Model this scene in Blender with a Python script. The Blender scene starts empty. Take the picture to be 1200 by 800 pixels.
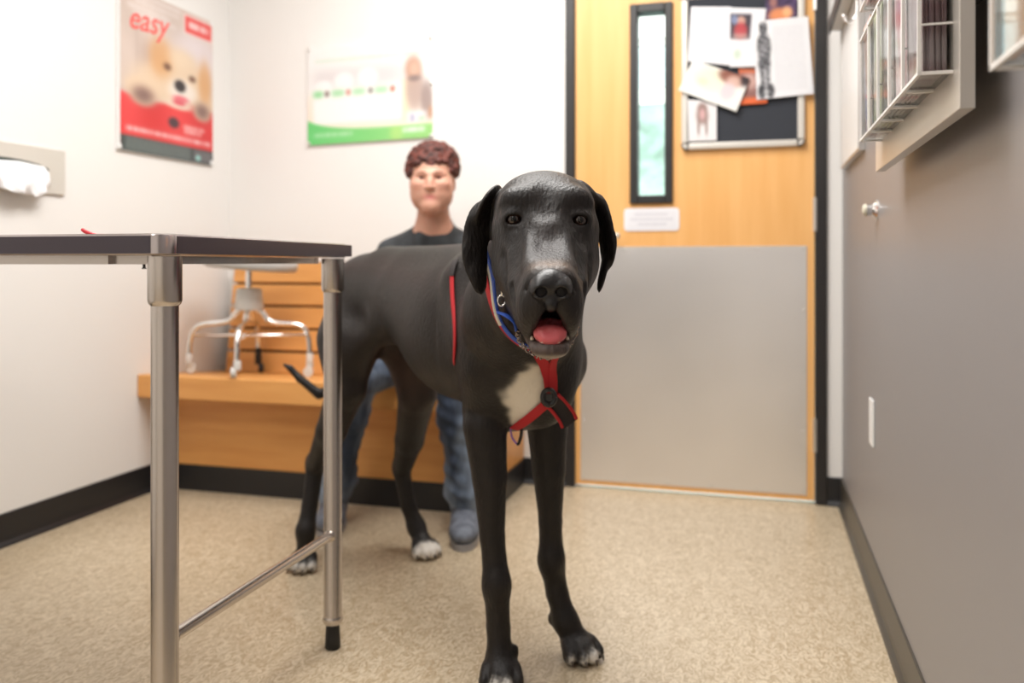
import bpy, bmesh, math, random
import numpy as np
from mathutils import Vector, Matrix
from mathutils.bvhtree import BVHTree

C = bpy.context.scene.collection
TH = math.radians(15.9)
cs, sn = math.cos(TH), math.sin(TH)
EYE = 0.87

def W(a, d, z):
    """metres: a = sideways, d = depth along the viewing direction, z = height -> room coordinates"""
    return Vector((a * cs - d * sn, a * sn + d * cs, z))

# ------------------------------------------------------------------ camera, world, lights, exposure
cam_d = bpy.data.cameras.new('camera'); cam = bpy.data.objects.new('camera', cam_d); C.objects.link(cam)
cam.location = (0, 0, EYE); cam.rotation_euler = (math.pi / 2, 0, TH)
cam_d.sensor_width = 36; cam_d.lens = 30.0; cam_d.shift_y = -92 / 1200
cam_d.clip_start = 0.02
cam_d.dof.use_dof = True; cam_d.dof.focus_distance = 1.36; cam_d.dof.aperture_fstop = 2.5
bpy.context.scene.camera = cam

wd = bpy.data.worlds.new('sky'); bpy.context.scene.world = wd; wd.use_nodes = True
wd.node_tree.nodes['Background'].inputs[0].default_value = (0.86, 0.93, 1.0, 1)
wd.node_tree.nodes['Background'].inputs[1].default_value = 2.3

def area(name, loc, size, power, rot=(0, 0, 0), col=(1, 0.975, 0.94)):
    l = bpy.data.lights.new(name, 'AREA'); l.shape = 'RECTANGLE'; l.size, l.size_y = size; l.energy = power; l.color = col
    o = bpy.data.objects.new(name, l); C.objects.link(o); o.location = loc; o.rotation_euler = rot
    return o
area('ceiling_and_fill_light', (-0.75, 1.85, 2.56), (1.0, 1.7), 60)
area('ceiling_and_fill_light', (-1.10, -0.10, 2.56), (1.2, 0.9), 20)  # unseen camera-side fill, added to brighten the dog's front
area('corridor_lamp_light', (-0.2, 4.3, 2.56), (2.4, 1.0), 120, col=(0.93, 0.98, 1.0))

vs = bpy.context.scene.view_settings
vs.view_transform = 'Standard'; vs.look = 'None'; vs.exposure = 0.30; vs.gamma = 1; vs.use_curve_mapping = False

# ------------------------------------------------------------------ materials
def s2l(c):
    c = np.asarray(c, float)
    return np.where(c <= 0.04045, c / 12.92, ((c + 0.055) / 1.055) ** 2.4)
def mat(name, col, rough=0.5, metal=0.0, bump=None, var=None, **kw):
    m = bpy.data.materials.new(name); m.use_nodes = True
    nt = m.node_tree; b = nt.nodes['Principled BSDF']
    b.inputs['Base Color'].default_value = (*col[:3], 1); b.inputs['Roughness'].default_value = rough
    b.inputs['Metallic'].default_value = metal
    for k, v in kw.items(): b.inputs[k.replace('_', ' ')].default_value = v
    def noise(scale, detail=3, stretch=(1, 1, 1), dist=0):
        tc = nt.nodes.new('ShaderNodeTexCoord'); mp = nt.nodes.new('ShaderNodeMapping')
        mp.inputs['Scale'].default_value = stretch
        n = nt.nodes.new('ShaderNodeTexNoise'); n.inputs['Scale'].default_value = scale
        n.inputs['Detail'].default_value = detail; n.inputs['Distortion'].default_value = dist
        nt.links.new(tc.outputs['Object'], mp.inputs[0]); nt.links.new(mp.outputs[0], n.inputs['Vector'])
        return n
    if bump:
        n = noise(*bump[:3]); bp = nt.nodes.new('ShaderNodeBump'); bp.inputs['Strength'].default_value = bump[3]
        bp.inputs['Distance'].default_value = bump[4]
        nt.links.new(n.outputs['Fac'], bp.inputs['Height']); nt.links.new(bp.outputs[0], b.inputs['Normal'])
    if var:
        n = noise(*var[:3], var[5] if len(var) > 5 else 0); r = nt.nodes.new('ShaderNodeValToRGB')
        r.color_ramp.elements[0].color = (*var[3], 1); r.color_ramp.elements[1].color = (*var[4], 1)
        r.color_ramp.elements[0].position = 0.36; r.color_ramp.elements[1].position = 0.64
        nt.links.new(n.outputs['Fac'], r.inputs[0]); nt.links.new(r.outputs[0], b.inputs['Base Color'])
    return m
def vcmat(name, rough, bump=None, **kw):
    m = mat(name, (1, 1, 1), rough, 0, bump, **kw); nt = m.node_tree
    a = nt.nodes.new('ShaderNodeVertexColor'); a.layer_name = 'Col'
    nt.links.new(a.outputs[0], nt.nodes['Principled BSDF'].inputs['Base Color'])
    return m
def clear(name, tint=(0.97, 0.98, 0.98), fac=0.12):
    m = bpy.data.materials.new(name); m.use_nodes = True; nt = m.node_tree; nt.nodes.clear()
    o = nt.nodes.new('ShaderNodeOutputMaterial'); t = nt.nodes.new('ShaderNodeBsdfTransparent'); g = nt.nodes.new('ShaderNodeBsdfGlossy')
    t.inputs[0].default_value = (*tint, 1); g.inputs['Roughness'].default_value = 0.04
    f = nt.nodes.new('ShaderNodeFresnel'); f.inputs[0].default_value = 1.22; mx = nt.nodes.new('ShaderNodeMixShader')
    ml = nt.nodes.new('ShaderNodeMath'); ml.operation = 'MULTIPLY'; ml.inputs[1].default_value = 0.4
    nt.links.new(f.outputs[0], ml.inputs[0]); nt.links.new(ml.outputs[0], mx.inputs[0]); nt.links.new(t.outputs[0], mx.inputs[1]); nt.links.new(g.outputs[0], mx.inputs[2])
    nt.links.new(mx.outputs[0], o.inputs[0])
    return m

M = {}
M['wall'] = mat('white_wall_paint', (0.80, 0.785, 0.765), 0.6, bump=(120, 2, (1, 1, 1), 0.08, 0.001))
M['grey_wall'] = mat('grey_wall_paint', (0.240, 0.226, 0.228), 0.40, bump=(120, 2, (1, 1, 1), 0.06, 0.001))
M['dark_wall'] = mat('dark_violet_wall_paint', (0.10, 0.085, 0.10), 0.6)
M['ceiling'] = mat('ceiling_tile', (0.80, 0.79, 0.77), 0.8, bump=(60, 3, (1, 1, 1), 0.3, 0.002))
M['floor'] = mat('mottled_beige_vinyl', (0.5, 0.42, 0.3), 0.34, var=(62, 3, (1, 0.5, 1), (0.40, 0.305, 0.19), (0.62, 0.52, 0.38), 2.2))
M['corr_floor'] = mat('corridor_floor', (0.75, 0.8, 0.82), 0.3)
M['door_wood'] = mat('door_maple_veneer', (0.8, 0.45, 0.17), 0.42, var=(2.2, 4, (9, 9, 0.7), (0.78, 0.41, 0.135), (0.84, 0.47, 0.175)))
M['bench_wood'] = mat('bench_maple_veneer', (0.7, 0.34, 0.1), 0.42, var=(3, 4, (0.8, 9, 9), (0.66, 0.30, 0.085), (0.74, 0.36, 0.11)))
M['black_frame'] = mat('black_painted_steel', (0.016, 0.014, 0.014), 0.45)
M['base'] = mat('black_vinyl_base', (0.014, 0.0135, 0.015), 0.42)
M['base_reflect'] = mat('black_vinyl_base_reflection', (0.05, 0.043, 0.033), 0.38)  # black vinyl with its brownish reflection painted into the base colour
M['steel'] = mat('brushed_steel', (0.62, 0.57, 0.53), 0.27, 1.0, bump=(400, 2, (1, 1, 0.02), 0.05, 0.0005))
M['top_steel'] = mat('brushed_steel_top', (0.56, 0.51, 0.51), 0.22, 1.0, bump=(300, 2, (0.03, 1, 1), 0.05, 0.0005))
M['kick'] = mat('brushed_kick_plate', (0.84, 0.83, 0.83), 0.36, 0.88, bump=(250, 2, (1, 1, 0.01), 0.10, 0.0005), var=(1.6, 2, (1, 1, 1), (0.82, 0.805, 0.80), (0.90, 0.89, 0.89)))
M['alu'] = mat('satin_aluminium', (0.75, 0.74, 0.72), 0.32, 1.0)
M['alu_paint'] = mat('champagne_aluminium', (0.66, 0.63, 0.58), 0.38, 0.35)
M['chrome'] = mat('chrome', (0.85, 0.84, 0.83), 0.07, 1.0)
M['white_plastic'] = mat('white_plastic', (0.8, 0.8, 0.79), 0.35)
M['grey_plastic'] = mat('pale_grey_plastic', (0.62, 0.60, 0.57), 0.45)
M['seat_vinyl'] = mat('grey_vinyl', (0.50, 0.49, 0.47), 0.45)
M['rubber'] = mat('black_rubber', (0.013, 0.012, 0.012), 0.6)
M['paper'] = mat('white_paper', (0.86, 0.86, 0.86), 0.75)
M['towel'] = mat('paper_towel', (0.88, 0.88, 0.9), 0.9, bump=(160, 2, (1, 1, 1), 0.4, 0.001))
M['print'] = vcmat('printed_paper', 0.38)
M['board_felt'] = mat('charcoal_felt', (0.028, 0.032, 0.042), 0.85, bump=(300, 2, (1, 1, 1), 0.2, 0.001))
M['clear'] = clear('clear_acrylic')
M['edge'] = mat('acrylic_edge', (0.82, 0.80, 0.78), 0.25)
M['glass'] = clear('window_glass', (0.93, 0.97, 0.95))
M['board_face'] = mat('rack_silver_board', (0.63, 0.59, 0.54), 0.32, 0.45)
M['red_plastic'] = mat('red_plastic', (0.55, 0.02, 0.03), 0.4)
M['fur'] = vcmat('dog_coat', 0.44, bump=(200, 5, (1, 1, 0.35), 0.8, 0.0025), Specular_IOR_Level=0.34)
M['nose'] = mat('nose_leather', (0.011, 0.010, 0.011), 0.38, bump=(220, 2, (1, 1, 1), 0.5, 0.0012))
M['tongue'] = mat('tongue', (0.62, 0.12, 0.135), 0.3, bump=(350, 2, (1, 1, 1), 0.4, 0.001), Subsurface_Weight=0.15)
M['mouth'] = mat('mouth_flesh', (0.10, 0.02, 0.02), 0.35)
M['teeth'] = mat('teeth', (0.75, 0.68, 0.55), 0.3)
M['dog_eye'] = mat('dog_iris', (0.022, 0.008, 0.004), 0.04, Coat_Weight=1.0)
M['black'] = mat('black_gloss', (0.004, 0.004, 0.004), 0.05)
M['claw'] = mat('claw', (0.10, 0.08, 0.065), 0.35)
M['red_web'] = mat('red_webbing', (0.46, 0.012, 0.018), 0.7, bump=(500, 2, (1, 1, 1), 0.4, 0.0008))
M['black_web'] = mat('black_webbing', (0.02, 0.014, 0.014), 0.7, bump=(500, 2, (1, 1, 1), 0.4, 0.0008))
M['blue_web'] = mat('blue_webbing', (0.03, 0.10, 0.50), 0.65, bump=(500, 2, (1, 1, 1), 0.4, 0.0008))
M['cream'] = mat('cream_leather', (0.62, 0.58, 0.47), 0.5)
M['purple'] = mat('purple_cord', (0.32, 0.16, 0.45), 0.6)
M['buckle'] = mat('black_buckle', (0.012, 0.012, 0.013), 0.3)
M['chain'] = mat('dark_chain', (0.30, 0.25, 0.23), 0.25, 1.0)
M['skin'] = vcmat('skin', 0.5, Subsurface_Weight=0.12)
M['shirt'] = mat('charcoal_shirt', (0.022, 0.024, 0.027), 0.85, bump=(25, 3, (1, 1, 1), 0.5, 0.01), var=(18, 2, (1, 1, 0.5), (0.016, 0.018, 0.02), (0.045, 0.05, 0.056)))
M['jeans'] = mat('blue_denim', (0.1, 0.15, 0.25), 0.85, bump=(30, 3, (1, 1, 0.4), 0.8, 0.012), var=(9, 4, (1, 1, 0.4), (0.035, 0.050, 0.085), (0.24, 0.30, 0.39)))
M['shoe'] = mat('grey_shoe_fabric', (0.14, 0.17, 0.22), 0.75, var=(30, 2, (1, 1, 1), (0.10, 0.11, 0.14), (0.17, 0.19, 0.23)))
M['sole'] = mat('pale_shoe_sole', (0.33, 0.32, 0.33), 0.6)
M['hair'] = mat('auburn_hair', (0.09, 0.02, 0.013), 0.65, bump=(140, 3, (1, 1, 1), 0.9, 0.004), var=(60, 2, (1, 1, 1), (0.03, 0.007, 0.005), (0.15, 0.034, 0.022)))
M['eye_white'] = mat('eye_white', (0.7, 0.66, 0.62), 0.2)
M['hedge'] = mat('hedge_leaves', (0.22, 0.40, 0.24), 0.8, bump=(20, 4, (1, 1, 1), 1.0, 0.05), var=(9, 4, (1, 1, 1), (0.62, 0.74, 0.64), (0.80, 0.88, 0.82)))

# ------------------------------------------------------------------ object helpers
ORG = {}
def tag(o, label=None, cat=None, group=None, kind=None):
    if label: o['label'] = label
    if cat: o['category'] = cat
    if group: o['group'] = group
    if kind: o['kind'] = kind
    return o
def thing(name, label, cat, loc, group=None, kind=None):
    o = bpy.data.objects.new(name, None); C.objects.link(o); o.location = loc; o.empty_display_size = 0.05
    ORG[o.name] = Vector(loc)
    return tag(o, label, cat, group, kind)
def link(name, me, m, parent=None, smooth=False, label=None, origin=None):
    """me holds room coordinates; shifted so that it hangs from its thing's origin"""
    n = len(me.vertices); co = np.empty(n * 3, np.float32); me.vertices.foreach_get('co', co); co = co.reshape(-1, 3)
    if parent: og = ORG[parent.name]
    else:
        og = Vector(origin) if origin is not None else Vector(((co[:, 0].min() + co[:, 0].max()) / 2, (co[:, 1].min() + co[:, 1].max()) / 2, co[:, 2].min()))
    co -= np.array(og, np.float32); me.vertices.foreach_set('co', co.ravel()); me.update()
    me.name = name
    o = bpy.data.objects.new(name, me); C.objects.link(o)
    for mm in (m if isinstance(m, (list, tuple)) else [m]): me.materials.append(mm)
    if smooth: me.polygons.foreach_set('use_smooth', [True] * len(me.polygons))
    ORG[o.name] = og
    if parent: o.parent = parent
    else: o.location = og
    if label: o['label'] = label
    return o
def bmesh_obj(name, bm, m, parent=None, smooth=False, label=None, bevel=0, auto=False, origin=None):
    bmesh.ops.recalc_face_normals(bm, faces=bm.faces)
    me = bpy.data.meshes.new(name); bm.to_mesh(me); bm.free()
    o = link(name, me, m, parent, smooth, label, origin)
    if auto: me.set_sharp_from_angle(angle=math.radians(40))
    if bevel:
        b = o.modifiers.new('bevel', 'BEVEL'); b.width = bevel; b.segments = 2; b.limit_method = 'ANGLE'
    return o
def box(bm, lo, hi, rot=None, piv=None):
    vs_ = [bm.verts.new((x, y, z)) for x in (lo[0], hi[0]) for y in (lo[1], hi[1]) for z in (lo[2], hi[2])]
    for f in ((0, 1, 3, 2), (4, 6, 7, 5), (0, 4, 5, 1), (2, 3, 7, 6), (0, 2, 6, 4), (1, 5, 7, 3)): bm.faces.new([vs_[i] for i in f])
    if rot is not None:
        for v in vs_: v.co = rot @ (v.co - piv) + piv
    return vs_
def bx(name, lo, hi, m, parent=None, label=None, bevel=0, rot=None, piv=None):
    bm = bmesh.new(); box(bm, lo, hi, rot, piv); return bmesh_obj(name, bm, m, parent, label=label, bevel=bevel)
def hexa(bm, p):
    """8 points: bottom 4 ring, top 4 ring"""
    v = [bm.verts.new(q) for q in p]
    for f in ((0, 1, 2, 3), (4, 7, 6, 5), (0, 4, 5, 1), (1, 5, 6, 2), (2, 6, 7, 3), (3, 7, 4, 0)): bm.faces.new([v[i] for i in f])
def tube(bm, pts, rad, seg=12, cap=True, flat=1.0, up=None):
    pts = [Vector(p) for p in pts]; n = len(pts)
    rads = rad if isinstance(rad, (list, tuple)) else [rad] * n
    t0 = (pts[1] - pts[0]).normalized(); ref = up or (Vector((0, 0, 1)) if abs(t0.z) < 0.9 else Vector((1, 0, 0)))
    u = t0.cross(ref).normalized(); rings = []
    for i, p in enumerate(pts):
        t = (pts[min(i + 1, n - 1)] - pts[max(i - 1, 0)]).normalized()
        u = (u - t * u.dot(t)).normalized(); v = t.cross(u)
        rings.append([bm.verts.new(p + (u * math.cos(a) + v * math.sin(a) * flat) * rads[i]) for a in [2 * math.pi * k / seg for k in range(seg)]])
    for a, b in zip(rings, rings[1:]):
        for k in range(seg): bm.faces.new((a[k], a[(k + 1) % seg], b[(k + 1) % seg], b[k]))
    if cap: bm.faces.new(rings[0][::-1]); bm.faces.new(rings[-1])
def lathe(bm, c, prof, seg=24, ax=Vector((0, 0, 1))):
    """prof: (radius, height along ax)"""
    c = Vector(c); ax = ax.normalized(); u = ax.cross(Vector((1, 0, 0)) if abs(ax.x) < 0.9 else Vector((0, 1, 0))).normalized(); v = ax.cross(u)
    rings = [[bm.verts.new(c + ax * h + (u * math.cos(a) + v * math.sin(a)) * max(r, 1e-4)) for a in [2 * math.pi * k / seg for k in range(seg)]] for r, h in prof]
    for a, b in zip(rings, rings[1:]):
        for k in range(seg): bm.faces.new((a[k], a[(k + 1) % seg], b[(k + 1) % seg], b[k]))
    bm.faces.new(rings[0][::-1]); bm.faces.new(rings[-1])
def smooth_path(pts, n=40):
    pts = [np.array(p, float) for p in pts]; P = [2 * pts[0] - pts[1]] + pts + [2 * pts[-1] - pts[-2]]; out = []
    k = len(pts) - 1; m = max(2, n // k)
    for i in range(k):
        a, b, c, d = P[i:i + 4]
        for j in range(m):
            t = j / m; out.append(0.5 * (2 * b + (c - a) * t + (2 * a - 5 * b + 4 * c - d) * t * t + (3 * b - a - 3 * c + d) * t ** 3))
    out.append(pts[-1]); return [Vector(p) for p in out]
def ball(bm, c, r, seg=12, sc=(1, 1, 1)):
    mtx = Matrix.Translation(c) @ Matrix.Diagonal((*sc, 1)); bmesh.ops.create_uvsphere(bm, u_segments=seg, v_segments=seg // 2 + 2, radius=r, matrix=mtx)
def dup(o, dx, parent=None):
    c = o.copy(); C.objects.link(c); c.location = o.location + Vector(dx)
    if parent: c.parent = parent
    ORG[c.name] = ORG[o.name]
    return c

# ------------------------------------------------------------------ signed distance bodies -> one continuous mesh
class Field:
    def __init__(s, axs): s.ax = [np.asarray(a, np.float32) for a in axs]; s.F = np.full([len(a) for a in s.ax], 1.0, np.float32)
    def sl(s, lo, hi):
        r = []
        for a, l, h in zip(s.ax, lo, hi): r.append(slice(int(np.searchsorted(a, l)), int(np.searchsorted(a, h))))
        return tuple(r)
    def grid(s, sl): return s.ax[0][sl[0]][:, None, None], s.ax[1][sl[1]][None, :, None], s.ax[2][sl[2]][None, None, :]
    def apply(s, fn, lo, hi, k, cut):
        mg = k + 0.02; sl = s.sl(np.array(lo) - mg, np.array(hi) + mg)
        if any(q.stop <= q.start for q in sl): return
        d = fn(*s.grid(sl)).astype(np.float32); f = s.F[sl]
        if cut: d = -d; h = np.maximum(k - np.abs(d - f), 0) / max(k, 1e-6); s.F[sl] = np.maximum(f, d) + h * h * k / 4
        else: h = np.maximum(k - np.abs(d - f), 0) / max(k, 1e-6); s.F[sl] = np.minimum(f, d) - h * h * k / 4
    def cap(s, a, b, ra, rb, k=0.02, cut=False):
        a = np.array(a, float); b = np.array(b, float); ba = b - a; L = max(float(ba @ ba), 1e-9); r = max(ra, rb)
        def fn(x, y, z):
            px, py, pz = x - a[0], y - a[1], z - a[2]
            t = np.clip((px * ba[0] + py * ba[1] + pz * ba[2]) / L, 0, 1)
            return np.sqrt((px - t * ba[0]) ** 2 + (py - t * ba[1]) ** 2 + (pz - t * ba[2]) ** 2) - (ra + (rb - ra) * t)
        s.apply(fn, np.minimum(a, b) - r, np.maximum(a, b) + r, k, cut)
    def chain(s, pts, rs, k=0.02):
        for (a, b, ra, rb) in zip(pts, pts[1:], rs, rs[1:]): s.cap(a, b, ra, rb, k)
    def ell(s, c, r, R=None, k=0.02, cut=False):
        c = np.array(c, float); r = np.array(r, float); R = np.eye(3) if R is None else np.array(R, float)
        ext = np.sqrt(((R * r[:, None]) ** 2).sum(0))
        def fn(x, y, z):
            p = (x - c[0], y - c[1], z - c[2]); q = [p[0] * R[i, 0] + p[1] * R[i, 1] + p[2] * R[i, 2] for i in range(3)]
            k0 = np.sqrt(sum((q[i] / r[i]) ** 2 for i in range(3))); k1 = np.sqrt(sum((q[i] / r[i] ** 2) ** 2 for i in range(3)))
            return k0 * (k0 - 1) / np.maximum(k1, 1e-6)
        s.apply(fn, c - ext, c + ext, k, cut)
    def box(s, c, h, R=None, rd=0.01, k=0.02, cut=False):
        c = np.array(c, float); h = np.array(h, float); R = np.eye(3) if R is None else np.array(R, float)
        ext = (np.abs(R) * h[:, None]).sum(0)
        def fn(x, y, z):
            p = (x - c[0], y - c[1], z - c[2]); q = [np.abs(p[0] * R[i, 0] + p[1] * R[i, 1] + p[2] * R[i, 2]) - (h[i] - rd) for i in range(3)]
            return np.sqrt(sum(np.maximum(a, 0) ** 2 for a in q)) + np.minimum(np.maximum(q[0], np.maximum(q[1], q[2])), 0) - rd
        s.apply(fn, c - ext, c + ext, k, cut)
    def mesh(s, F=None):
        F = s.F if F is None else F
        S = (F < 0); cnt = np.zeros([n - 1 for n in F.shape], np.uint8)
        for i in (0, 1):
            for j in (0, 1):
                for k in (0, 1): cnt += S[i:F.shape[0] - 1 + i, j:F.shape[1] - 1 + j, k:F.shape[2] - 1 + k]
        act = (cnt > 0) & (cnt < 8); ci, cj, ck = np.nonzero(act); n = len(ci)
        idx = np.full(act.shape, -1, np.int32); idx[ci, cj, ck] = np.arange(n)
        acc = np.zeros((n, 3)); num = np.zeros(n)
        cr = [(i, j, k) for i in (0, 1) for j in (0, 1) for k in (0, 1)]
        val = {c: F[ci + c[0], cj + c[1], ck + c[2]].astype(float) for c in cr}
        A = s.ax
        pos = {c: np.stack([A[0][ci + c[0]], A[1][cj + c[1]], A[2][ck + c[2]]], 1).astype(float) for c in cr}
        for a in cr:
            for q in range(3):
                if a[q] == 0:
                    b = list(a); b[q] = 1; b = tuple(b); fa, fb = val[a], val[b]; m = (fa < 0) != (fb < 0)
                    t = np.where(m, fa / np.where(m, fa - fb, 1), 0)[:, None]
                    acc += np.where(m[:, None], pos[a] + (pos[b] - pos[a]) * t, 0); num += m
        V = acc / num[:, None]; Q = []
        for q in range(3):
            a0 = [slice(1, -1)] * 3; a0[q] = slice(0, -1); a1 = [slice(1, -1)] * 3; a1[q] = slice(1, None)
            s0, s1 = S[tuple(a0)], S[tuple(a1)]; I = np.array(np.nonzero(s0 != s1)).T; sg = s0[tuple(I.T)]
            I = I + 1; I[:, q] -= 1; u, v = [(1, 2), (2, 0), (0, 1)][q]
            def at(du, dv):
                J = I.copy(); J[:, u] -= du; J[:, v] -= dv; return idx[J[:, 0], J[:, 1], J[:, 2]]
            quad = np.stack([at(1, 1), at(0, 1), at(0, 0), at(1, 0)], 1); quad[~sg] = quad[~sg][:, ::-1]; Q.append(quad)
        return V, np.concatenate(Q)
def relax(V, Q, it=3, f=0.5):
    E = np.concatenate([Q[:, [0, 1]], Q[:, [1, 2]], Q[:, [2, 3]], Q[:, [3, 0]]]); n = len(V)
    E = np.concatenate([E, E[:, ::-1]]); deg = np.bincount(E[:, 0], minlength=n).astype(float)
    for _ in range(it):
        V = V + f * (np.stack([np.bincount(E[:, 0], V[E[:, 1], q], n) for q in range(3)], 1) / deg[:, None] - V)
    return V
def toworld(V): return np.stack([V[:, 0] * cs - V[:, 1] * sn, V[:, 0] * sn + V[:, 1] * cs, V[:, 2]], 1)
def body(name, V, Q, m, parent, col=None, label=None):
    Wv = toworld(V); me = bpy.data.meshes.new(name); n, q = len(V), len(Q)
    me.vertices.add(n); me.vertices.foreach_set('co', Wv.astype(np.float32).ravel())
    me.loops.add(q * 4); me.loops.foreach_set('vertex_index', Q.astype(np.int32).ravel())
    me.polygons.add(q); me.polygons.foreach_set('loop_start', np.arange(0, q * 4, 4, dtype=np.int32))
    me.update(calc_edges=True); me.validate()
    if col is not None:
        a = me.color_attributes.new('Col', 'FLOAT_COLOR', 'POINT'); a.data.foreach_set('color', np.concatenate([col, np.ones((n, 1))], 1).astype(np.float32).ravel())
    return link(name, me, m, parent, True, label)
def axis(segs):
    """segs: list of (start, stop, step)"""
    out = []
    for a, b, st in segs: n = max(1, int(round((b - a) / st))); out += list(np.linspace(a, b, n, endpoint=False))
    return out + [segs[-1][1]]
def hnoise(P, sc, seed=0):
    """cheap smooth value noise from summed sines"""
    r = np.random.RandomState(seed); o = np.zeros(len(P))
    for i in range(7):
        w = r.normal(size=3) * sc * (1 + 0.5 * i / 3); o += np.sin(P @ w + r.uniform(0, 6.28))
    return o / 7 ** 0.5

# ------------------------------------------------------------------ flat print on real sheets
def paint(name, corners, nu, nv, fn, parent=None, label=None, thick=None, bulge=0.0):
    """corners TL TR BR BL (room coordinates); fn(u, v) -> rgb in 0..1 display values"""
    TL, TR, BR, BL = [np.array(c, float) for c in corners]
    u, v = np.meshgrid(np.linspace(0, 1, nu), np.linspace(0, 1, nv)); u, v = u.ravel()[:, None], v.ravel()[:, None]
    P = (TL * (1 - u) + TR * u) * (1 - v) + (BL * (1 - u) + BR * u) * v
    nrm = np.cross(TR - TL, BL - TL); nrm /= np.linalg.norm(nrm)
    P = P + nrm * (bulge * np.sin(np.pi * u) * np.sin(np.pi * v))
    col = np.clip(fn(u[:, 0], v[:, 0]), 0, 1); col = s2l(col) * 0.86
    F = [(j * nu + i, j * nu + i + 1, (j + 1) * nu + i + 1, (j + 1) * nu + i) for j in range(nv - 1) for i in range(nu - 1)]
    me = bpy.data.meshes.new(name); me.from_pydata(P.tolist(), [], F)
    a = me.color_attributes.new('Col', 'FLOAT_COLOR', 'POINT'); a.data.foreach_set('color', np.concatenate([col, np.ones((len(col), 1))], 1).astype(np.float32).ravel())
    o = link(name, me, M['print'], parent, True, label)
    if thick:
        s = o.modifiers.new('thickness', 'SOLIDIFY'); s.thickness = thick; s.offset = 0
    return o
def blend(c, m, col):
    return c * (1 - m[:, None]) + np.array(col) * m[:, None]
def el(u, v, cu, cv, ru, rv, soft=0.25):
    return 1 / (1 + np.exp((np.sqrt(((u - cu) / ru) ** 2 + ((v - cv) / rv) ** 2) - 1) / (soft * 0.3)))
def rc(u, v, u0, u1, v0, v1, s=0.006):
    f = lambda x: 1 / (1 + np.exp(-np.clip(x / s, -40, 40)))
    return f(u - u0) * f(u1 - u) * f(v - v0) * f(v1 - v)
def squiggle(u, v, u0, u1, v0, v1, n=26, seed=1):
    """illegible line of print"""
    r = np.random.RandomState(seed).uniform(0.2, 1, n + 2); k = np.clip(((u - u0) / (u1 - u0) * n).astype(int), 0, n)
    return rc(u, v, u0, u1, v0, v1) * (0.55 + 0.45 * r[k])

# ================================================================== THE SETTING
XL, XR, YB, YF, ZC = -2.22, 0.30, 3.26, -1.7, 2.60
DX0, DX1 = -0.7106, 0.2484          # door frame outer edges
def struct(name, boxes, m):
    bm = bmesh.new()
    for lo, hi in boxes: box(bm, lo, hi)
    return tag(bmesh_obj(name, bm, m, origin=(0, 0, 0)), kind='structure')
struct('floor', [((XL - .12, YF - .12, -0.1), (XR + .12, YB + 0.02, 0.0))], M['floor'])
struct('ceiling', [((XL - .12, YF - .12, ZC), (XR + .12, YB + .12, ZC + 0.1))], M['ceiling'])
struct('wall_left', [((XL - .12, YF, 0), (XL, YB, ZC))], M['wall'])
struct('wall_right', [((XR, YF, 0), (XR + .12, YB + .12, ZC))], M['grey_wall'])
struct('wall_back', [((XL - .12, YB, 0), (DX0, YB + .12, ZC)), ((DX1, YB, 0), (XR, YB + .12, ZC)), ((DX0, YB, 2.16), (DX1, YB + .12, ZC))], M['wall'])
struct('wall_front', [((XL - .12, YF - .12, 0), (XR + .12, YF, ZC))], M['wall'])
# vinyl cove bases
def cove(name, a, b, inward, m, h=0.102):
    """a,b floor points on the wall; inward unit vector"""
    bm = bmesh.new(); a, b, n = Vector((*a, 0)), Vector((*b, 0)), Vector((*inward, 0))
    prof = [(0, 0), (0.016, 0), (0.013, 0.007), (0.006, 0.016), (0.0045, 0.03), (0.0045, h - 0.003), (0.002, h), (0, h)]
    r = [[bm.verts.new(p + n * q + Vector((0, 0, z))) for q, z in prof] for p in (a, b)]
    k = len(prof)
    for i in range(k): bm.faces.new((r[0][i], r[0][(i + 1) % k], r[1][(i + 1) % k], r[1][i]))
    bm.faces.new(r[0]); bm.faces.new(r[1][::-1])
    return tag(bmesh_obj(name, bm, m, origin=(0, 0, 0)), kind='structure')
cove('baseboard_left', (XL, YF), (XL, 2.81), (1, 0), M['base'])
cove('baseboard_right', (XR, YF), (XR, YB), (-1, 0), M['base_reflect'])
cove('baseboard_back', (-0.885, YB), (DX0, YB), (0, -1), M['base'])
cove('baseboard_back', (DX1, YB), (XR, YB), (0, -1), M['base'])
# door frame
bm = bmesh.new()
for x0, x1 in ((DX0, -0.674), (0.209, DX1)): box(bm, (x0, YB - 0.012, 0), (x1, YB + 0.13, 2.16))
box(bm, (-0.674, YB - 0.012, 2.125), (0.209, YB + 0.13, 2.16))
tag(bmesh_obj('trim_1', bm, M['black_frame'], bevel=0.002, origin=(0, 0, 0)), 'black steel frame around the maple door', kind='structure')
# door
dr = thing('door_1', 'maple door with a narrow window and a steel kick plate', None, (-0.23, YB, 0), kind='structure')
bm = bmesh.new(); y0, y1 = YB, YB + 0.044
WX0, WX1, WZ0, WZ1 = -0.440, -0.318, 1.115, 1.832
box(bm, (-0.671, y0, 0.012), (WX0, y1, 2.122)); box(bm, (WX1, y0, 0.012), (0.206, y1, 2.122))
box(bm, (WX0, y0, 0.012), (WX1, y1, WZ0)); box(bm, (WX0, y0, WZ1), (WX1, y1, 2.122))
bmesh_obj('door_leaf', bm, M['door_wood'], dr)
bm = bmesh.new()
box(bm, (-0.460, y0 - 0.014, WZ0 - 0.02), (-0.430, y1 + .014, WZ1 + 0.022)); box(bm, (-0.328, y0 - 0.014, WZ0 - 0.02), (-0.298, y1 + .014, WZ1 + 0.022))
box(bm, (-0.430, y0 - 0.014, WZ0 - 0.02), (-0.328, y1 + .014, WZ0 + 0.012)); box(bm, (-0.430, y0 - 0.014, WZ1 - 0.012), (-0.328, y1 + .014, WZ1 + 0.022))
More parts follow.
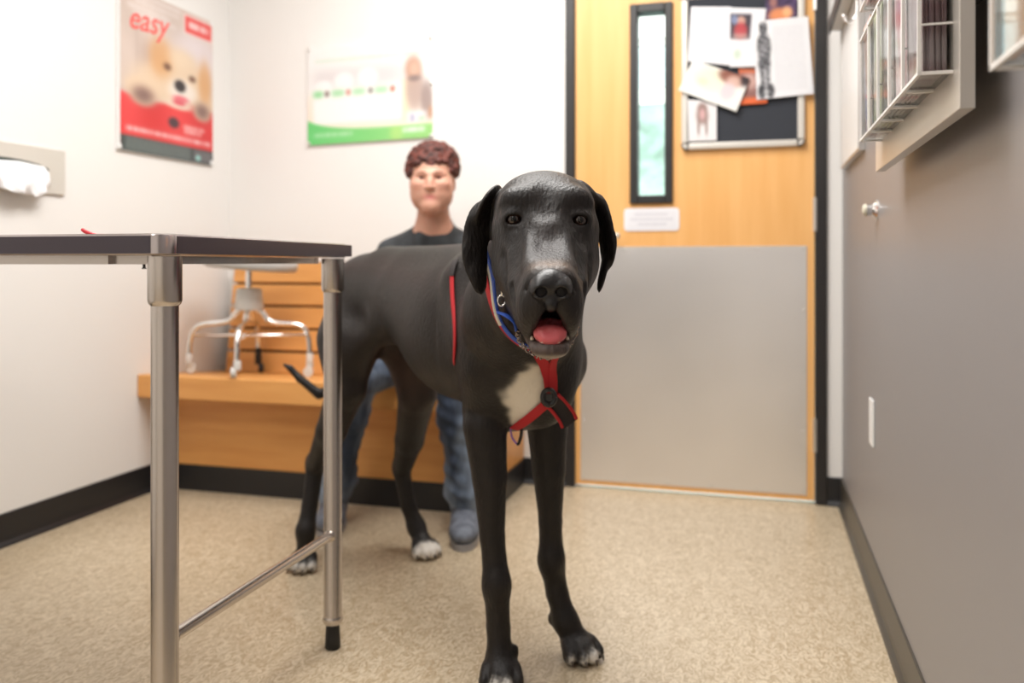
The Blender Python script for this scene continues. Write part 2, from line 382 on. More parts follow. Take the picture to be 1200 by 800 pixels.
wf = bmesh_obj('window_frame', bm, M['black_frame'], dr, bevel=0.004, label='black narrow window frame')
bx('pane', (-0.432, y0 + 0.018, WZ0 + 0.01), (-0.326, y0 + 0.024, WZ1 - 0.01), M['glass'], wf)
kp = bx('kick_plate', (-0.651, y0 - 0.0025, 0.030), (0.180, y0 - 0.0003, 0.932), M['kick'], dr, label='brushed steel kick plate')
for (x, z) in [(-0.640 + i * 0.1618, zz) for i in range(6) for zz in (0.042, 0.920)] + [(xx, 0.042 + j * 0.2195) for xx in (-0.640, 0.169) for j in (1, 2, 3)]:
    bm = bmesh.new(); lathe(bm, (x, y0 - 0.0025, z), [(0.0045, 0), (0.004, 0.0015), (0.001, 0.002)], 10, Vector((0, -1, 0))); bmesh_obj('screw', bm, M['alu'], kp, True)
for z0, z1 in ((0.19, 0.31), (0.985, 1.105), (1.78, 1.90)):
    bm = bmesh.new(); box(bm, (0.200, y0 - 0.004, z0), (0.216, y0 + 0.004, z1)); tube(bm, [(0.2085, y0 - 0.008, z0), (0.2085, y0 - 0.008, z1)], 0.0065, 10)
    bmesh_obj('hinge', bm, M['alu'], dr, auto=True)
bm = bmesh.new(); lathe(bm, (-0.612, y0, 0.975), [(0.027, 0), (0.027, 0.004), (0.020, 0.010), (0.011, 0.012), (0.011, 0.05)], 20, Vector((0, -1, 0)))
tube(bm, smooth_path([(-0.612, y0 - 0.05, 0.975), (-0.58, y0 - 0.055, 0.976), (-0.53, y0 - 0.053, 0.975), (-0.492, y0 - 0.046, 0.973)], 12), [0.010] * 13, 10)
bmesh_obj('lever_handle', bm, M['alu'], dr, True, label='satin lever handle')
# corridor beyond the door with its window
struct('floor_corridor', [((-2.6, YB + 0.02, -0.1), (2.2, 5.4, 0.0))], M['corr_floor'])
struct('ceiling_corridor', [((-2.6, YB + 0.12, ZC), (2.2, 5.4, ZC + 0.1))], M['ceiling'])
struct('wall_corridor', [((-2.6, 5.3, 0), (-1.9, 5.42, ZC)), ((0.6, 5.3, 0), (2.2, 5.42, ZC)), ((-1.9, 5.3, 2.26), (0.6, 5.42, ZC)),
                         ((-2.72, YB + .12, 0), (-2.6, 5.42, ZC)), ((2.2, YB + .12, 0), (2.32, 5.42, ZC))], M['wall'])
wn = thing('window_1', 'wide corridor window seen through the glass of the door', None, (-0.65, 5.3, 0.0), kind='structure')
bm = bmesh.new()
for x in (-1.9, 0.02, 0.56): box(bm, (x, 5.33, 0.0), (x + 0.04, 5.38, 2.26))
for z in (0.0, 1.86, 2.22): box(bm, (-1.9, 5.331, z), (0.6, 5.379, z + (0.09 if z == 1.86 else 0.04)))
bmesh_obj('window_frame', bm, M['grey_plastic'], wn)
bx('pane', (-1.88, 5.352, 0.03), (0.58, 5.358, 2.24), M['glass'], wn)
# hedge outside
bm = bmesh.new(); bmesh.ops.create_grid(bm, x_segments=60, y_segments=24, size=0.5)
rr = random.Random(4)
for v in bm.verts:
    x, z = v.co.x * 8, (v.co.y + 0.5) * 2.35
    v.co = Vector((x - 1, 7.2 + 0.12 * math.sin(9 * x) * math.cos(7 * z) + rr.uniform(-.06, .06) + 0.5 * max(0, z - 1.9) ** 2, z))
tag(bmesh_obj('hedge', bm, M['hedge'], None, True), 'pale green hedge outside the corridor window, seen through the door glass', 'hedge', kind='stuff')
struct('ground_outside', [((-6, 5.42, -0.12), (5, 12, -0.02))], M['corr_floor'])

# ================================================================== BENCH (built in, but a thing)
bn = thing('bench', 'built-in maple bench with slatted back and black base, man sitting on it', 'bench', (-1.55, 3.0, 0))
BX1 = -0.88
bx('front_panel', (XL + .001, 2.812, 0.098), (BX1, 2.832, 0.40), M['bench_wood'], bn)
bx('side_panel', (BX1 - 0.02, 2.832, 0.098), (BX1, YB - .001, 0.40), M['bench_wood'], bn)
bx('plinth', (XL + .001, 2.806, 0.0), (BX1 + .005, YB - .002, 0.098), M['base'], bn, label='black vinyl plinth')
def seatz(y): return 0.455 - (y - 2.68) * 0.095
bm = bmesh.new()
hexa(bm, [(XL + .001, 2.68, .368), (BX1 + 0.02, 2.68, .368), (BX1 + 0.02, YB - .001, .33), (XL + .001, YB - .001, .33),
          (XL + .001, 2.68, seatz(2.68)), (BX1 + 0.02, 2.68, seatz(2.68)), (BX1 + 0.02, YB - .001, seatz(YB)), (XL + .001, YB - .001, seatz(YB))])
bmesh_obj('seat', bm, M['bench_wood'], bn, bevel=0.006)
# leaning back of horizontal slats
lean = math.atan2(0.075, 0.46)
bm = bmesh.new(); hexa(bm, [(-2.15, 3.165, .40), (-0.90, 3.165, .40), (-0.90, 3.185, .40), (-2.15, 3.185, .40),
                            (-2.15, 3.235, .875), (-0.90, 3.235, .875), (-0.90, 3.255, .875), (-2.15, 3.255, .875)])
bmesh_obj('back_panel', bm, mat('dark_backing', (0.16, 0.07, 0.025), 0.6), bn)
R = Matrix.Rotation(-math.atan2(0.07, 0.475), 3, 'X')
first = None
for i in range(5):
    if first is None:
        bm = bmesh.new(); box(bm, (-2.158, -0.020, 0.004), (-0.895, 0.0, 0.089))
        for v in bm.verts: v.co = R @ v.co + Vector((0, 3.163, 0.405))
        first = bmesh_obj('slat', bm, M['bench_wood'], bn, bevel=0.004); first.data.name = 'slat'
    else: dup(first, R @ Vector((0, 0, 0.095 * i)))

# ================================================================== STOOL standing on the bench
SX, SY = -1.885, 2.90
sb = seatz(2.9)
st = thing('stool', 'small wheeled clinic stool with round grey seat, standing on the bench', 'stool', (SX, SY, sb))
Rt = Matrix.Rotation(math.radians(5), 3, Vector((math.sin(TH), -math.cos(TH), 0)) * -1)
bm = bmesh.new(); lathe(bm, (0, 0, 0), [(0.02, -0.004), (0.165, 0.0), (0.176, 0.008), (0.178, 0.03), (0.172, 0.046), (0.150, 0.054), (0.02, 0.056)], 40)
for v in bm.verts: v.co = Rt @ v.co + Vector((SX + 0.006, SY, 0.845))
bmesh_obj('seat', bm, M['seat_vinyl'], st, True)
bm = bmesh.new(); lathe(bm, (SX, SY, 0.76), [(0.013, 0), (0.013, 0.088)], 14); bmesh_obj('stem', bm, M['chrome'], st, auto=True, smooth=True)
bm = bmesh.new(); lathe(bm, (SX, SY, 0.690), [(0.03, -0.002), (0.054, 0), (0.056, 0.006), (0.048, 0.076), (0.042, 0.082), (0.012, 0.084)], 28)
bmesh_obj('hub', bm, M['grey_plastic'], st, smooth=True, auto=True)
for a0 in (TH + math.pi, TH - math.radians(83), TH + math.radians(4), TH + math.radians(98)):
    e = Vector((math.cos(a0), math.sin(a0), 0)); cc = Vector((SX, SY, 0))
    pr = [(0.035, 0.69), (0.055, 0.672), (0.075, 0.648), (0.11, 0.638), (0.17, 0.633), (0.205, 0.620), (0.224, 0.59), (0.231, 0.55), (0.232, 0.505)]
    bm = bmesh.new(); tube(bm, smooth_path([cc + e * r + Vector((0, 0, z)) for r, z in pr], 40), 0.0105, 12)
    lg = bmesh_obj('leg', bm, M['chrome'], st, True)
    p = cc + e * 0.232; zb = seatz(p.y) + 0.002; w = e.cross(Vector((0, 0, 1)))
    bm = bmesh.new(); lathe(bm, p + Vector((0, 0, 0.485)), [(0.013, 0), (0.013, 0.03), (0.011, 0.034)], 12)
    q = p - e * 0.004 + w * 0.012
    lathe(bm, q - w * 0.009 + Vector((0, 0, zb + 0.019)), [(0.006, -0.001), (0.019, 0), (0.019, 0.018), (0.006, 0.019)], 18, w)
    box(bm, (-0.016, -0.012, 0), (0.016, 0.012, max(0.02, 0.487 - zb - 0.034)))
    for v in bm.verts[-8:]: v.co = Vector((p.x + v.co.x * 0.7, p.y + v.co.y * 0.7, zb + 0.034 + v.co.z))
    bmesh_obj('caster', bm, M['grey_plastic'] if a0 != TH + math.radians(98) else M['rubber'], lg, auto=True)
bm = bmesh.new()
for a0 in (TH, TH + math.radians(97)):
    e = Vector((math.cos(a0), math.sin(a0), 0)); c0 = Vector((SX, SY, 0.59)); tube(bm, [c0 - e * 0.222, c0 + e * 0.222], 0.006, 8)
bmesh_obj('brace', bm, M['chrome'], st, True)

# ================================================================== EXAM TABLE
U = np.array((0.211, 0.977)); V_ = np.array((-0.977, 0.211))
NL = np.array((-0.537, 1.32)); FL = NL + U * 0.624; LEN = 1.12
tb = thing('exam_table', 'stainless steel examination table with tubular legs, nearest the camera', 'table', W(*(NL + V_ * 0.5 + U * 0.3), 0))
bm = bmesh.new(); ring = []
cor = [(-0.05, -0.036), (0.674, -0.036), (0.674, LEN + 0.036), (-0.05, LEN + 0.036)]
def tp(a, b): return NL + U * a + V_ * b
rad = 0.026
for i, (a, b) in enumerate(cor):
    ca = a + rad * (1 if a < 0.3 else -1); cb = b + rad * (1 if b < 0.3 else -1)
    st_ = [math.pi, 1.5 * math.pi, 0, 0.5 * math.pi]
    ang0 = {0: 1.5 * math.pi, 1: 0, 2: 0.5 * math.pi, 3: math.pi}[i]
    seq = [ang0 + (math.pi / 2) * k / 8 for k in range(9)]
    pts = [tp(ca + rad * math.cos(t), cb + rad * math.sin(t)) for t in seq]
    if i == 0: pts = [tp(ca - rad * math.sin(math.pi / 2 * k / 8), cb - rad * math.cos(math.pi / 2 * k / 8)) for k in range(9)][::-1]
    ring += pts
zz = [(0.882, 0.004), (0.884, 0), (0.909, 0), (0.9125, 0.0012), (0.914, 0.004)]
ctr = tp(0.312, LEN / 2); rings = []
for z, ins in zz:
    rings.append([bm.verts.new(W(*(p - (p - ctr) / np.linalg.norm(p - ctr) * ins), z)) for p in ring])
n = len(ring)
for a, b in zip(rings, rings[1:]):
    for k in range(n): bm.faces.new((a[k], a[(k + 1) % n], b[(k + 1) % n], b[k]))
bm.faces.new(rings[0][::-1]); bm.faces.new(rings[-1])
bmesh_obj('table_top', bm, M['top_steel'], tb, smooth=True, auto=True)
M['edge_dark'] = mat('dark_violet_edge_band', (0.060, 0.048, 0.062), 0.33)
for q0_, q1_, nn_ in (((-0.05, -0.010), (-0.05, LEN + 0.010), (-1, 0)), ((-0.022, -0.036), (0.646, -0.036), (0, -1)), ((0.674, -0.010), (0.674, LEN + 0.010), (1, 0)), ((-0.022, LEN + .036), (0.646, LEN + .036), (0, 1))):
    bm = bmesh.new(); n0 = np.array(nn_) * 0.0008; n1 = -np.array(nn_) * 0.001
    c4 = [tp(*(np.array(q0_) + n0)), tp(*(np.array(q1_) + n0)), tp(*(np.array(q1_) + n1)), tp(*(np.array(q0_) + n1))]
    hexa(bm, [W(*p, 0.8842) for p in c4] + [W(*p, 0.9105) for p in c4]); bmesh_obj('edge_band', bm, M['edge_dark'], tb, label='dark violet edge band')
bm = bmesh.new()
for a0, a1, b0, b1 in ((0.0, 0.624, 0.10, 0.13), (0.0, 0.624, LEN - .13, LEN - .10), (0.01, 0.03, 0.03, LEN - .03), (0.594, 0.614, 0.03, LEN - .03)):
    c4 = [tp(a0, b0), tp(a1, b0), tp(a1, b1), tp(a0, b1)]; hexa(bm, [W(*p, 0.868) for p in c4] + [W(*p, 0.8815) for p in c4])
bmesh_obj('under_rail', bm, M['steel'], tb)
for (a, b) in ((0, 0), (0.624, 0), (0, LEN), (0.624, LEN)):
    p = tp(a, b)
    bm = bmesh.new(); lathe(bm, W(*p, 0), [(0.0185, 0.056), (0.0215, 0.060), (0.0235, 0.066), (0.0215, 0.072), (0.0205, 0.075), (0.0205, 0.815)], 32)
    lg = bmesh_obj('leg', bm, M['steel'], tb, smooth=True, auto=True)
    bm = bmesh.new(); lathe(bm, W(*p, 0), [(0.0212, 0.804), (0.0238, 0.807), (0.0255, 0.812), (0.0255, 0.880)], 32); bmesh_obj('socket', bm, M['steel'], lg, smooth=True, auto=True)
    bm = bmesh.new(); lathe(bm, W(*p, 0), [(0.0155, 0.0), (0.0175, 0.004), (0.0165, 0.03), (0.0145, 0.06)], 24); bmesh_obj('rubber_foot', bm, M['rubber'], lg, smooth=True, auto=True)
def bar(a0, b0, z0, a1, b1, z1, r=0.0105):
    bm = bmesh.new(); A, B = W(*tp(a0, b0), z0), W(*tp(a1, b1), z1); tube(bm, [A, B], r, 20)
    o = bmesh_obj('crossbar', bm, M['steel'], tb, smooth=True, auto=True)
    bm = bmesh.new(); d = (B - A).normalized()
    bm.free()
    for e, s in ((A, 1), (B, -1)):
        bm = bmesh.new(); lathe(bm, e + d * s * 0.018, [(0.013, -0.004), (0.0145, 0.0), (0.0115, 0.005)], 16, d * s)
        bmesh_obj('weld', bm, M['steel'], o, True)
bar(0, 0, 0.285, 0.624, 0, 0.257); bar(0, LEN, 0.285, 0.624, LEN, 0.257); bar(0.624, 0.0, 0.20, 0.624, LEN, 0.20) if False else None
p = tp(0.36, 0.31); bm = bmesh.new()
c4 = [tp(0.34, 0.27), tp(0.40, 0.27), tp(0.40, 0.34), tp(0.34, 0.34)]
hexa(bm, [W(*q, 0.870) for q in c4] + [W(*q, 0.881) for q in c4]); lathe(bm, W(*tp(0.37, 0.30), 0.858), [(0.006, 0), (0.003, 0.003), (0.003, 0.013)], 10)
bmesh_obj('clamp', bm, M['black_frame'], tb, label='small dark clamp under the top')
# red strap end on the table
bm = bmesh.new(); q0 = tp(0.10, 0.215)
tube(bm, smooth_path([W(q0[0] - .012, q0[1], 0.928), W(q0[0] - .004, q0[1], 0.923), W(q0[0] + .010, q0[1] + .004, 0.917), W(q0[0] + 0.016, q0[1] + .02, 0.9175)], 16), [0.002, 0.003, 0.0035] + [0.0035] * 12 + [0.003, 0.002], 8)
tag(bmesh_obj('plastic_clip', bm, M['red_plastic'], None, True), 'tiny red curved plastic clip lying on the exam table top', 'clip')

# ================================================================== RIGHT WALL THINGS
# outlet plate
ot = thing('outlet_plate', 'white electrical cover plate low on the grey wall', 'outlet', (XR, 2.433, 0.388))
bx('plate', (XR - 0.006, 2.397, 0.388), (XR, 2.469, 0.510), M['white_plastic'], ot, bevel=0.002)
bx('insert', (XR - 0.008, 2.417, 0.415), (XR - 0.006, 2.449, 0.483), M['white_plastic'], ot, bevel=0.001)
# wall bumper
bp = thing('wall_bumper', 'round chrome door bumper with a pale rubber end on grey wall', 'door stop', (XR, 2.34, 1.005))
bm = bmesh.new(); lathe(bm, (XR, 2.34, 1.005), [(0.026, 0), (0.026, 0.003), (0.020, 0.007), (0.013, 0.014), (0.014, 0.022), (0.017, 0.027)], 28, Vector((-1, 0, 0))); bmesh_obj('cup', bm, M['chrome'], bp, smooth=True, auto=True)
bm = bmesh.new(); lathe(bm, (XR - 0.026, 2.34, 1.005), [(0.015, 0), (0.015, 0.006), (0.011, 0.010), (0.004, 0.011)], 24, Vector((-1, 0, 0))); bmesh_obj('rubber_pad', bm, M['cream'], bp, True)
# whiteboard panel and rail
wb = thing('whiteboard', 'white board panel on the grey wall beside the door corner', 'whiteboard', (XR, 2.86, 1.198))
bx('panel', (XR - 0.014, 2.60, 1.198), (XR - 0.001, 3.12, 2.05), M['white_plastic'], wb)
bm = bmesh.new()
box(bm, (XR - 0.018, 2.592, 1.190), (XR - .001, 2.600, 2.06)); box(bm, (XR - 0.018, 3.12, 1.190), (XR - .001, 3.128, 2.06)); box(bm, (XR - 0.018, 2.60, 1.190), (XR - .001, 3.12, 1.198))
bmesh_obj('edge_trim', bm, M['alu'], wb)
wr = thing('wall_rail', 'grey metal rail with a small hook mounted across the white board', 'rail', (XR - 0.016, 2.86, 1.66))
bx('rail', (XR - 0.055, 2.55, 1.665), (XR - 0.0145, 3.12, 1.69), M['grey_plastic'], wr, bevel=0.003)
bx('rail_edge', (XR - 0.058, 2.55, 1.655), (XR - 0.052, 3.12, 1.70), M['black_frame'], wr)
bm = bmesh.new(); tube(bm, smooth_path([(XR - 0.018, 2.64, 1.665), (XR - 0.018, 2.64, 1.60), (XR - 0.024, 2.64, 1.575), (XR - 0.045, 2.64, 1.566), (XR - 0.055, 2.64, 1.59)], 20), 0.004, 8); bmesh_obj('hook', bm, M['chrome'], wr, True)
# brochure rack
RX = 0.245
rk = thing('brochure_rack', 'silver backed wall rack of clear pockets full of brochures', 'brochure rack', (RX + 0.01, 1.55, 1.06))
bx('backboard', (RX, 1.175, 1.062), (RX + 0.018, 1.945, 1.70), M['board_face'], rk, bevel=0.001)
for z in (1.25, 1.60):
    for y in (1.30, 1.82): bx('spacer', (RX + 0.018, y - .02, z - .02), (XR - 0.0005, y + .02, z + .02), M['rubber'], rk)
PW = 0.128; PD = 0.040
def pocket(y0, z0, h=0.20, d=PD, x1=RX, w=PW - 0.004, parent=rk):
    bm = bmesh.new(); t = 0.003; x0 = x1 - d
    box(bm, (x0, y0, z0), (x0 + t, y0 + w, z0 + h)); box(bm, (x0 + t, y0, z0), (x1 - .0005, y0 + t, z0 + h * 1.15)); box(bm, (x0 + t, y0 + w - t, z0), (x1 - .0005, y0 + w, z0 + h * 1.15))
    box(bm, (x0 + t, y0 + t, z0), (x1 - .0005, y0 + w - t, z0 + t))
    # bright polished edges
    ne = len(bm.faces)
    e = 0.0022
    for (lo, hi) in [((x0 - e, y0 - e, z0 - e), (x0 + e, y0 + w + e, z0 + e)), ((x0 - e, y0 - e, z0 + h - e), (x0 + e, y0 + w + e, z0 + h + e)),
                     ((x0 - e, y0 - e, z0), (x0 + e, y0 + e, z0 + h)), ((x0 - e, y0 + w - e, z0), (x0 + e, y0 + w + e, z0 + h)),
                     ((x0, y0 - e, z0 - e), (x1, y0 + e, z0 + e)), ((x0, y0 + w - e, z0 - e), (x1, y0 + w + e, z0 + e)), ((x0, y0 - e * .5, z0 + 0.062), (x1, y0 + e * .5, z0 + 0.0645))]: box(bm, lo, hi)
    bm.faces.ensure_lookup_table()
    for i, f in enumerate(bm.faces): f.material_index = 1 if i >= ne else 0
    return bmesh_obj('pocket', bm, [M['clear'], M['edge']], parent)
PZ = 1.116; rnd = random.Random(11)
p0 = pocket(1.212, PZ)
for r_ in range(2):
    for c_ in range(5):
        if (r_, c_) != (0, 0): dup(p0, (0, PW * c_, 0.262 * r_))
bcol = {(0, 0): ('maroon', (0.10, 0.018, 0.028), (0.35, 0.30, 0.30)), (0, 1): ('pink and white', (0.60, 0.22, 0.26), (0.8, 0.75, 0.74)), (0, 2): ('white and grey', (0.62, 0.61, 0.60), (0.25, 0.24, 0.22)),
        (0, 3): ('cream and green', (0.34, 0.40, 0.16), (0.75, 0.72, 0.62)), (0, 4): ('tan and lilac', (0.62, 0.38, 0.25), (0.50, 0.50, 0.62)),
        (1, 0): ('red edged', (0.40, 0.05, 0.06), (0.6, 0.55, 0.5)), (1, 1): ('white', (0.7, 0.68, 0.66), (0.42, 0.25, 0.2)), (1, 2): ('yellow and black', (0.78, 0.46, 0.08), (0.06, 0.05, 0.03)),
        (1, 3): ('blue and white', (0.16, 0.20, 0.42), (0.7, 0.68, 0.62)), (1, 4): ('crimson and white', (0.42, 0.06, 0.09), (0.72, 0.70, 0.68)),
        (2, 0): ('dark grey', (0.12, 0.11, 0.11), (0.5, 0.5, 0.5)), (2, 1): ('beige', (0.55, 0.42, 0.3), (0.7, 0.65, 0.6)), (2, 2): ('olive and yellow', (0.35, 0.36, 0.08), (0.75, 0.5, 0.1)),
        (2, 3): ('navy and white', (0.03, 0.05, 0.12), (0.65, 0.66, 0.68)), (2, 4): ('orange', (0.62, 0.25, 0.12), (0.7, 0.62, 0.58))}
rowname = ['bottom', 'upper']; colname = ['nearest the camera', 'second from the camera', 'third from the camera', 'fourth from the camera', 'nearest the door']
for (r_, c_), (cn, ca, cb) in bcol.items():
    if r_ > 1: continue
    mm = mat('brochure_' + cn.replace(' ', '_'), ca, 0.35, var=(14, 2, (1, 2.5, 0.8), ca, cb))
    y0, z0 = 1.212 + PW * c_ + 0.009, PZ + 0.262 * r_ + 0.0045; n = 11 if (r_, c_) == (0, 0) else 4
    grp = '%s brochures in the %s pocket %s' % (cn, rowname[r_], colname[c_])
    pm = bmesh.new(); box(pm, (0, 0, 0), (0.0022 if n > 5 else 0.004, 0.106, 0.218)); box(pm, (-0.0003, -0.0003, 0.0), (0.0, 0.1063, 0.218))
    base = None
    for i in range(n):
        x = RX - 0.0065 - (PD - 0.012) * (i + 0.6) / n
        if base is None:
            me = bpy.data.meshes.new('brochure'); bmesh.ops.translate(pm, vec=(x, y0, z0), verts=pm.verts); bmesh.ops.recalc_face_normals(pm, faces=pm.faces); pm.to_mesh(me); pm.free()
            base = link('brochure', me, mm, origin=(x + .001, y0 + .053, z0)); o = base; x_0 = x
            for a in ():
                pass
        else:
            o = base.copy(); C.objects.link(o); o.location = base.location + Vector((x - x_0, rnd.uniform(-.004, .004), 0)); o.rotation_euler = (0, rnd.uniform(-0.02, 0.0), 0)
        lb = ('frontmost %s brochure in the %s pocket %s' if i == n - 1 else '%s brochure behind another in the %s pocket %s') % (cn, rowname[r_], colname[c_])
        tag(o, lb, 'brochure', grp if i < n - 1 else 'front brochures of the wall rack')
# magazine holder nearest the camera
mh = thing('magazine_holder', 'clear acrylic wall magazine holder at the right edge, nearest the camera', 'magazine holder', (XR, 0.79, 1.055))
pocket(0.672, 1.056, h=0.28, d=0.082, x1=XR, w=0.238, parent=mh)
hc = [('tan covered', (0.62, 0.36, 0.22)), ('dark slate', (0.10, 0.11, 0.14)), ('white covered', (0.72, 0.72, 0.74)), ('grey covered', (0.35, 0.36, 0.40))]
for i, (cn, cc_) in enumerate(hc):
    x = 0.2255 + i * 0.015
    o = bx('magazine', (x, 0.684, 1.0605), (x + 0.009, 0.898, 1.345), mat('magazine_' + cn.replace(' ', '_'), cc_, 0.35), None, bevel=0.001)
    tag(o, cn + ' magazine in the clear holder nearest the camera, ' + ['frontmost', 'second from front', 'third from front', 'against the wall'][i], 'magazine', 'magazines in the wall holder')

# ================================================================== LEFT WALL THINGS
pt = thing('paper_towel_dispenser', 'steel wall dispenser plate with a dark slot on the left wall', 'dispenser', (XL, 2.10, 1.094))
bm = bmesh.new(); box(bm, (XL + .001, 1.87, 1.094), (XL + 0.010, 2.328, 1.243)); dpl = bmesh_obj('plate', bm, M['alu_paint'], pt, bevel=0.003)
bm = bmesh.new(); tube(bm, smooth_path([(XL + 0.0105, 1.95, 1.168), (XL + 0.0105, 2.02, 1.180), (XL + 0.0105, 2.11, 1.184), (XL + 0.0105, 2.20, 1.178), (XL + 0.0105, 2.255, 1.166)], 30), [0.004] + [0.0105] * 27 + [0.009, 0.006, 0.003][:2] + [0.003], 12, flat=1.0)
for v in bm.verts: v.co.x = XL + 0.0105 + (v.co.x - XL - 0.0105) * 0.15
bmesh_obj('slot', bm, mat('slot_dark', (0.03, 0.045, 0.04), 0.5), pt)
nu, nv = 26, 20; vsx = []
for j in range(nv):
    for i in range(nu):
        u, v = i / (nu - 1), j / (nv - 1)
        y = 2.03 + 0.205 * u + 0.02 * v * (u - .2); wfac = (0.35 + 0.65 * math.sin(math.pi * min(1, 0.15 + u * 0.9)) ** 0.8)
        z = 1.186 - 0.012 * abs(u - .5) - v * 0.105 * (0.55 + 0.45 * math.sin(math.pi * (0.12 + 0.85 * u))) + (0.04 * (u - 0.9) * v if u > 0.6 else 0)
        x = XL + 0.012 + 0.045 * math.sin(math.pi * min(v * 0.62 + .02, 1)) * wfac + 0.009 * math.sin(13 * u + 4 * v) * v + 0.005 * math.sin(29 * u - 9 * v) * v
        vsx.append((x, y, z))
me = bpy.data.meshes.new('paper_towel'); me.from_pydata(vsx, [], [(j * nu + i, j * nu + i + 1, (j + 1) * nu + i + 1, (j + 1) * nu + i) for j in range(nv - 1) for i in range(nu - 1)])
o = link('paper_towel', me, M['towel'], None, True); o.modifiers.new('t', 'SOLIDIFY').thickness = 0.001
tag(o, 'crumpled white paper towel hanging out of the wall dispenser', 'paper towel')

# red poster
def red_poster(u, v):
    c = np.tile(np.array((0.86, 0.79, 0.75)), (len(u), 1)); P = np.stack([u, v, 0 * u], 1)
    c = c - 0.03 * hnoise(P, 6, 3)[:, None]
    c = blend(c, el(u, v, .80, .27, .26, .13, .8) * .9, (0.93, 0.89, 0.91))
    c = blend(c, el(u, v, .25, .42, .07, .12, .9) * .5, (0.72, 0.62, 0.58))
    for x in (.15, .33): c = blend(c, rc(u, v, x, x + .012, .2, .6, .01) * .35, (0.62, 0.52, 0.48))
    # puppy
    for a in [(.50, .53, .38, .13), (.62, .45, .27, .17), (.20, .60, .16, .07), (.86, .60, .16, .09)]: c = blend(c, el(u, v, *a, .4), (0.93, 0.83, 0.72))
    for a in [(.40, .37, .12, .12), (.90, .45, .075, .14)]: c = blend(c, el(u, v, *a, .6) * .85, (0.88, 0.66, 0.45))
    c = blend(c, el(u, v, .64, .55, .15, .075, .5), (0.97, 0.93, 0.89)); c = blend(c, el(u, v, .62, .34, .12, .05, .9) * .8, (0.95, 0.86, 0.75))
    for a in [(.47, .415, .038, .022), (.75, .445, .038, .020)]: c = blend(c, el(u, v, *a, .7) * .85, (0.42, 0.28, 0.22))
    c = blend(c, el(u, v, .61, .515, .062, .038, .4), (0.20, 0.17, 0.18)); c = blend(c, el(u, v, .62, .60, .085, .022, .5), (0.93, 0.45, 0.50))
    red = 1 / (1 + np.exp(-(v - (.645 + .02 * np.sin(6 * u))) / .006))
    c = blend(c, red, (0.90, 0.24, 0.25)); c = c + (red * 0.03)[:, None] * hnoise(P, 5, 9)[:, None]
    c = blend(c, el(u, v, .60, .64, .15, .03, .5), (0.95, 0.88, 0.80)); c = blend(c, el(u, v, .60, .625, .07, .02, .5), (0.90, 0.40, 0.45))
    for a in [(.22, .64, .10, .052), (.87, .645, .08, .052)]:
        c = blend(c, el(u, v, a[0], a[1], a[2] * 1.35, a[3] * 1.25, .4), (0.88, 0.76, 0.66)); c = blend(c, el(u, v, a[0], a[1], a[2] * .9, a[3] * .85, 1.0) * .9, (0.50, 0.38, 0.36))
    c = blend(c, el(u, v, .54, .765, .058, .034, .35), (0.32, 0.22, 0.25))
    c = blend(c, squiggle(u, v, .65, .90, .765, .785, 12, 4) + squiggle(u, v, .65, .86, .795, .815, 10, 7), (1, .86, .85))
    c = blend(c, squiggle(u, v, .05, .97, .848, .872, 34, 5), (1, .92, .92))
    c = blend(c, rc(u, v, 0, 1.01, .905, 1.01, .003), (0.27, 0.30, 0.30))
    for i in range(6): c = blend(c, squiggle(u, v, .05, .73, .915 + i * .0135, .921 + i * .0135, 60, 20 + i) * .75, (0.62, 0.66, 0.65))
    c = blend(c, rc(u, v, .77, .98, .915, .985, .004) * .6, (0.55, 0.52, 0.54)); c = blend(c, el(u, v, .82, .965, .03, .02, .4), (0.6, 0.8, 0.78))
    # headline lines
    for i, (a, b, y, w) in enumerate([(.10, .62, .02, .02), (.14, .60, .06, .02), (.06, .50, .10, .022), (.12, .56, .135, .022)]): c = blend(c, squiggle(u, v, a, b, y, y + w, 14, 40 + i) * .7, (0.95, 0.92, 0.92))
    # red name panel
    b = rc(u, v, .655, .99, .025, .15, .004); c = blend(c, b, (1, .93, .92)); c = blend(c, rc(u, v, .668, .978, .034, .141, .004), (0.93, 0.27, 0.26))
    c = blend(c, squiggle(u, v, .70, .95, .062, .108, 9, 31), (1, .90, .90))
    return c
po = thing('poster', 'red and beige puppy poster on the left wall', 'poster', (XL, 2.85, 1.279))
PY0, PY1, PZ0, PZ1 = 2.569, 3.13, 1.279, 1.890
bx('backing', (XL + .001, PY0, PZ0), (XL + 0.010, PY1, PZ1), M['white_plastic'], po)
paint('print', [(XL + 0.0115, PY0 + .012, PZ1 - .002), (XL + 0.0115, PY1 - .002, PZ1 - .002), (XL + 0.0115, PY1 - .002, PZ0 + .002), (XL + 0.0115, PY0 + .012, PZ0 + .002)], 240, 260, red_poster, po, label='printed puppy picture')
def text_mesh(txt, size, shear=0.0):
    cu = bpy.data.curves.new('t', 'FONT'); cu.body = txt; cu.size = size; cu.shear = shear; cu.extrude = 0.0004; cu.offset = 0.0012
    o = bpy.data.objects.new('t', cu); C.objects.link(o); dg = bpy.context.evaluated_depsgraph_get(); me = bpy.data.meshes.new_from_object(o.evaluated_get(dg)); bpy.data.objects.remove(o); return me
me = text_mesh('easy', 0.125, 0.35); Rw = Matrix(((0, 0, 1), (1, 0, 0), (0, 1, 0)))
rt = Matrix.Rotation(math.radians(4), 3, 'Z')
for v in me.vertices: v.co = Rw @ (rt @ v.co) + Vector((XL + 0.0125, PY0 + 0.05, PZ1 - 0.155))
link('lettering', me, mat('red_print', (0.82, 0.13, 0.12), 0.5), po, label='red word easy')
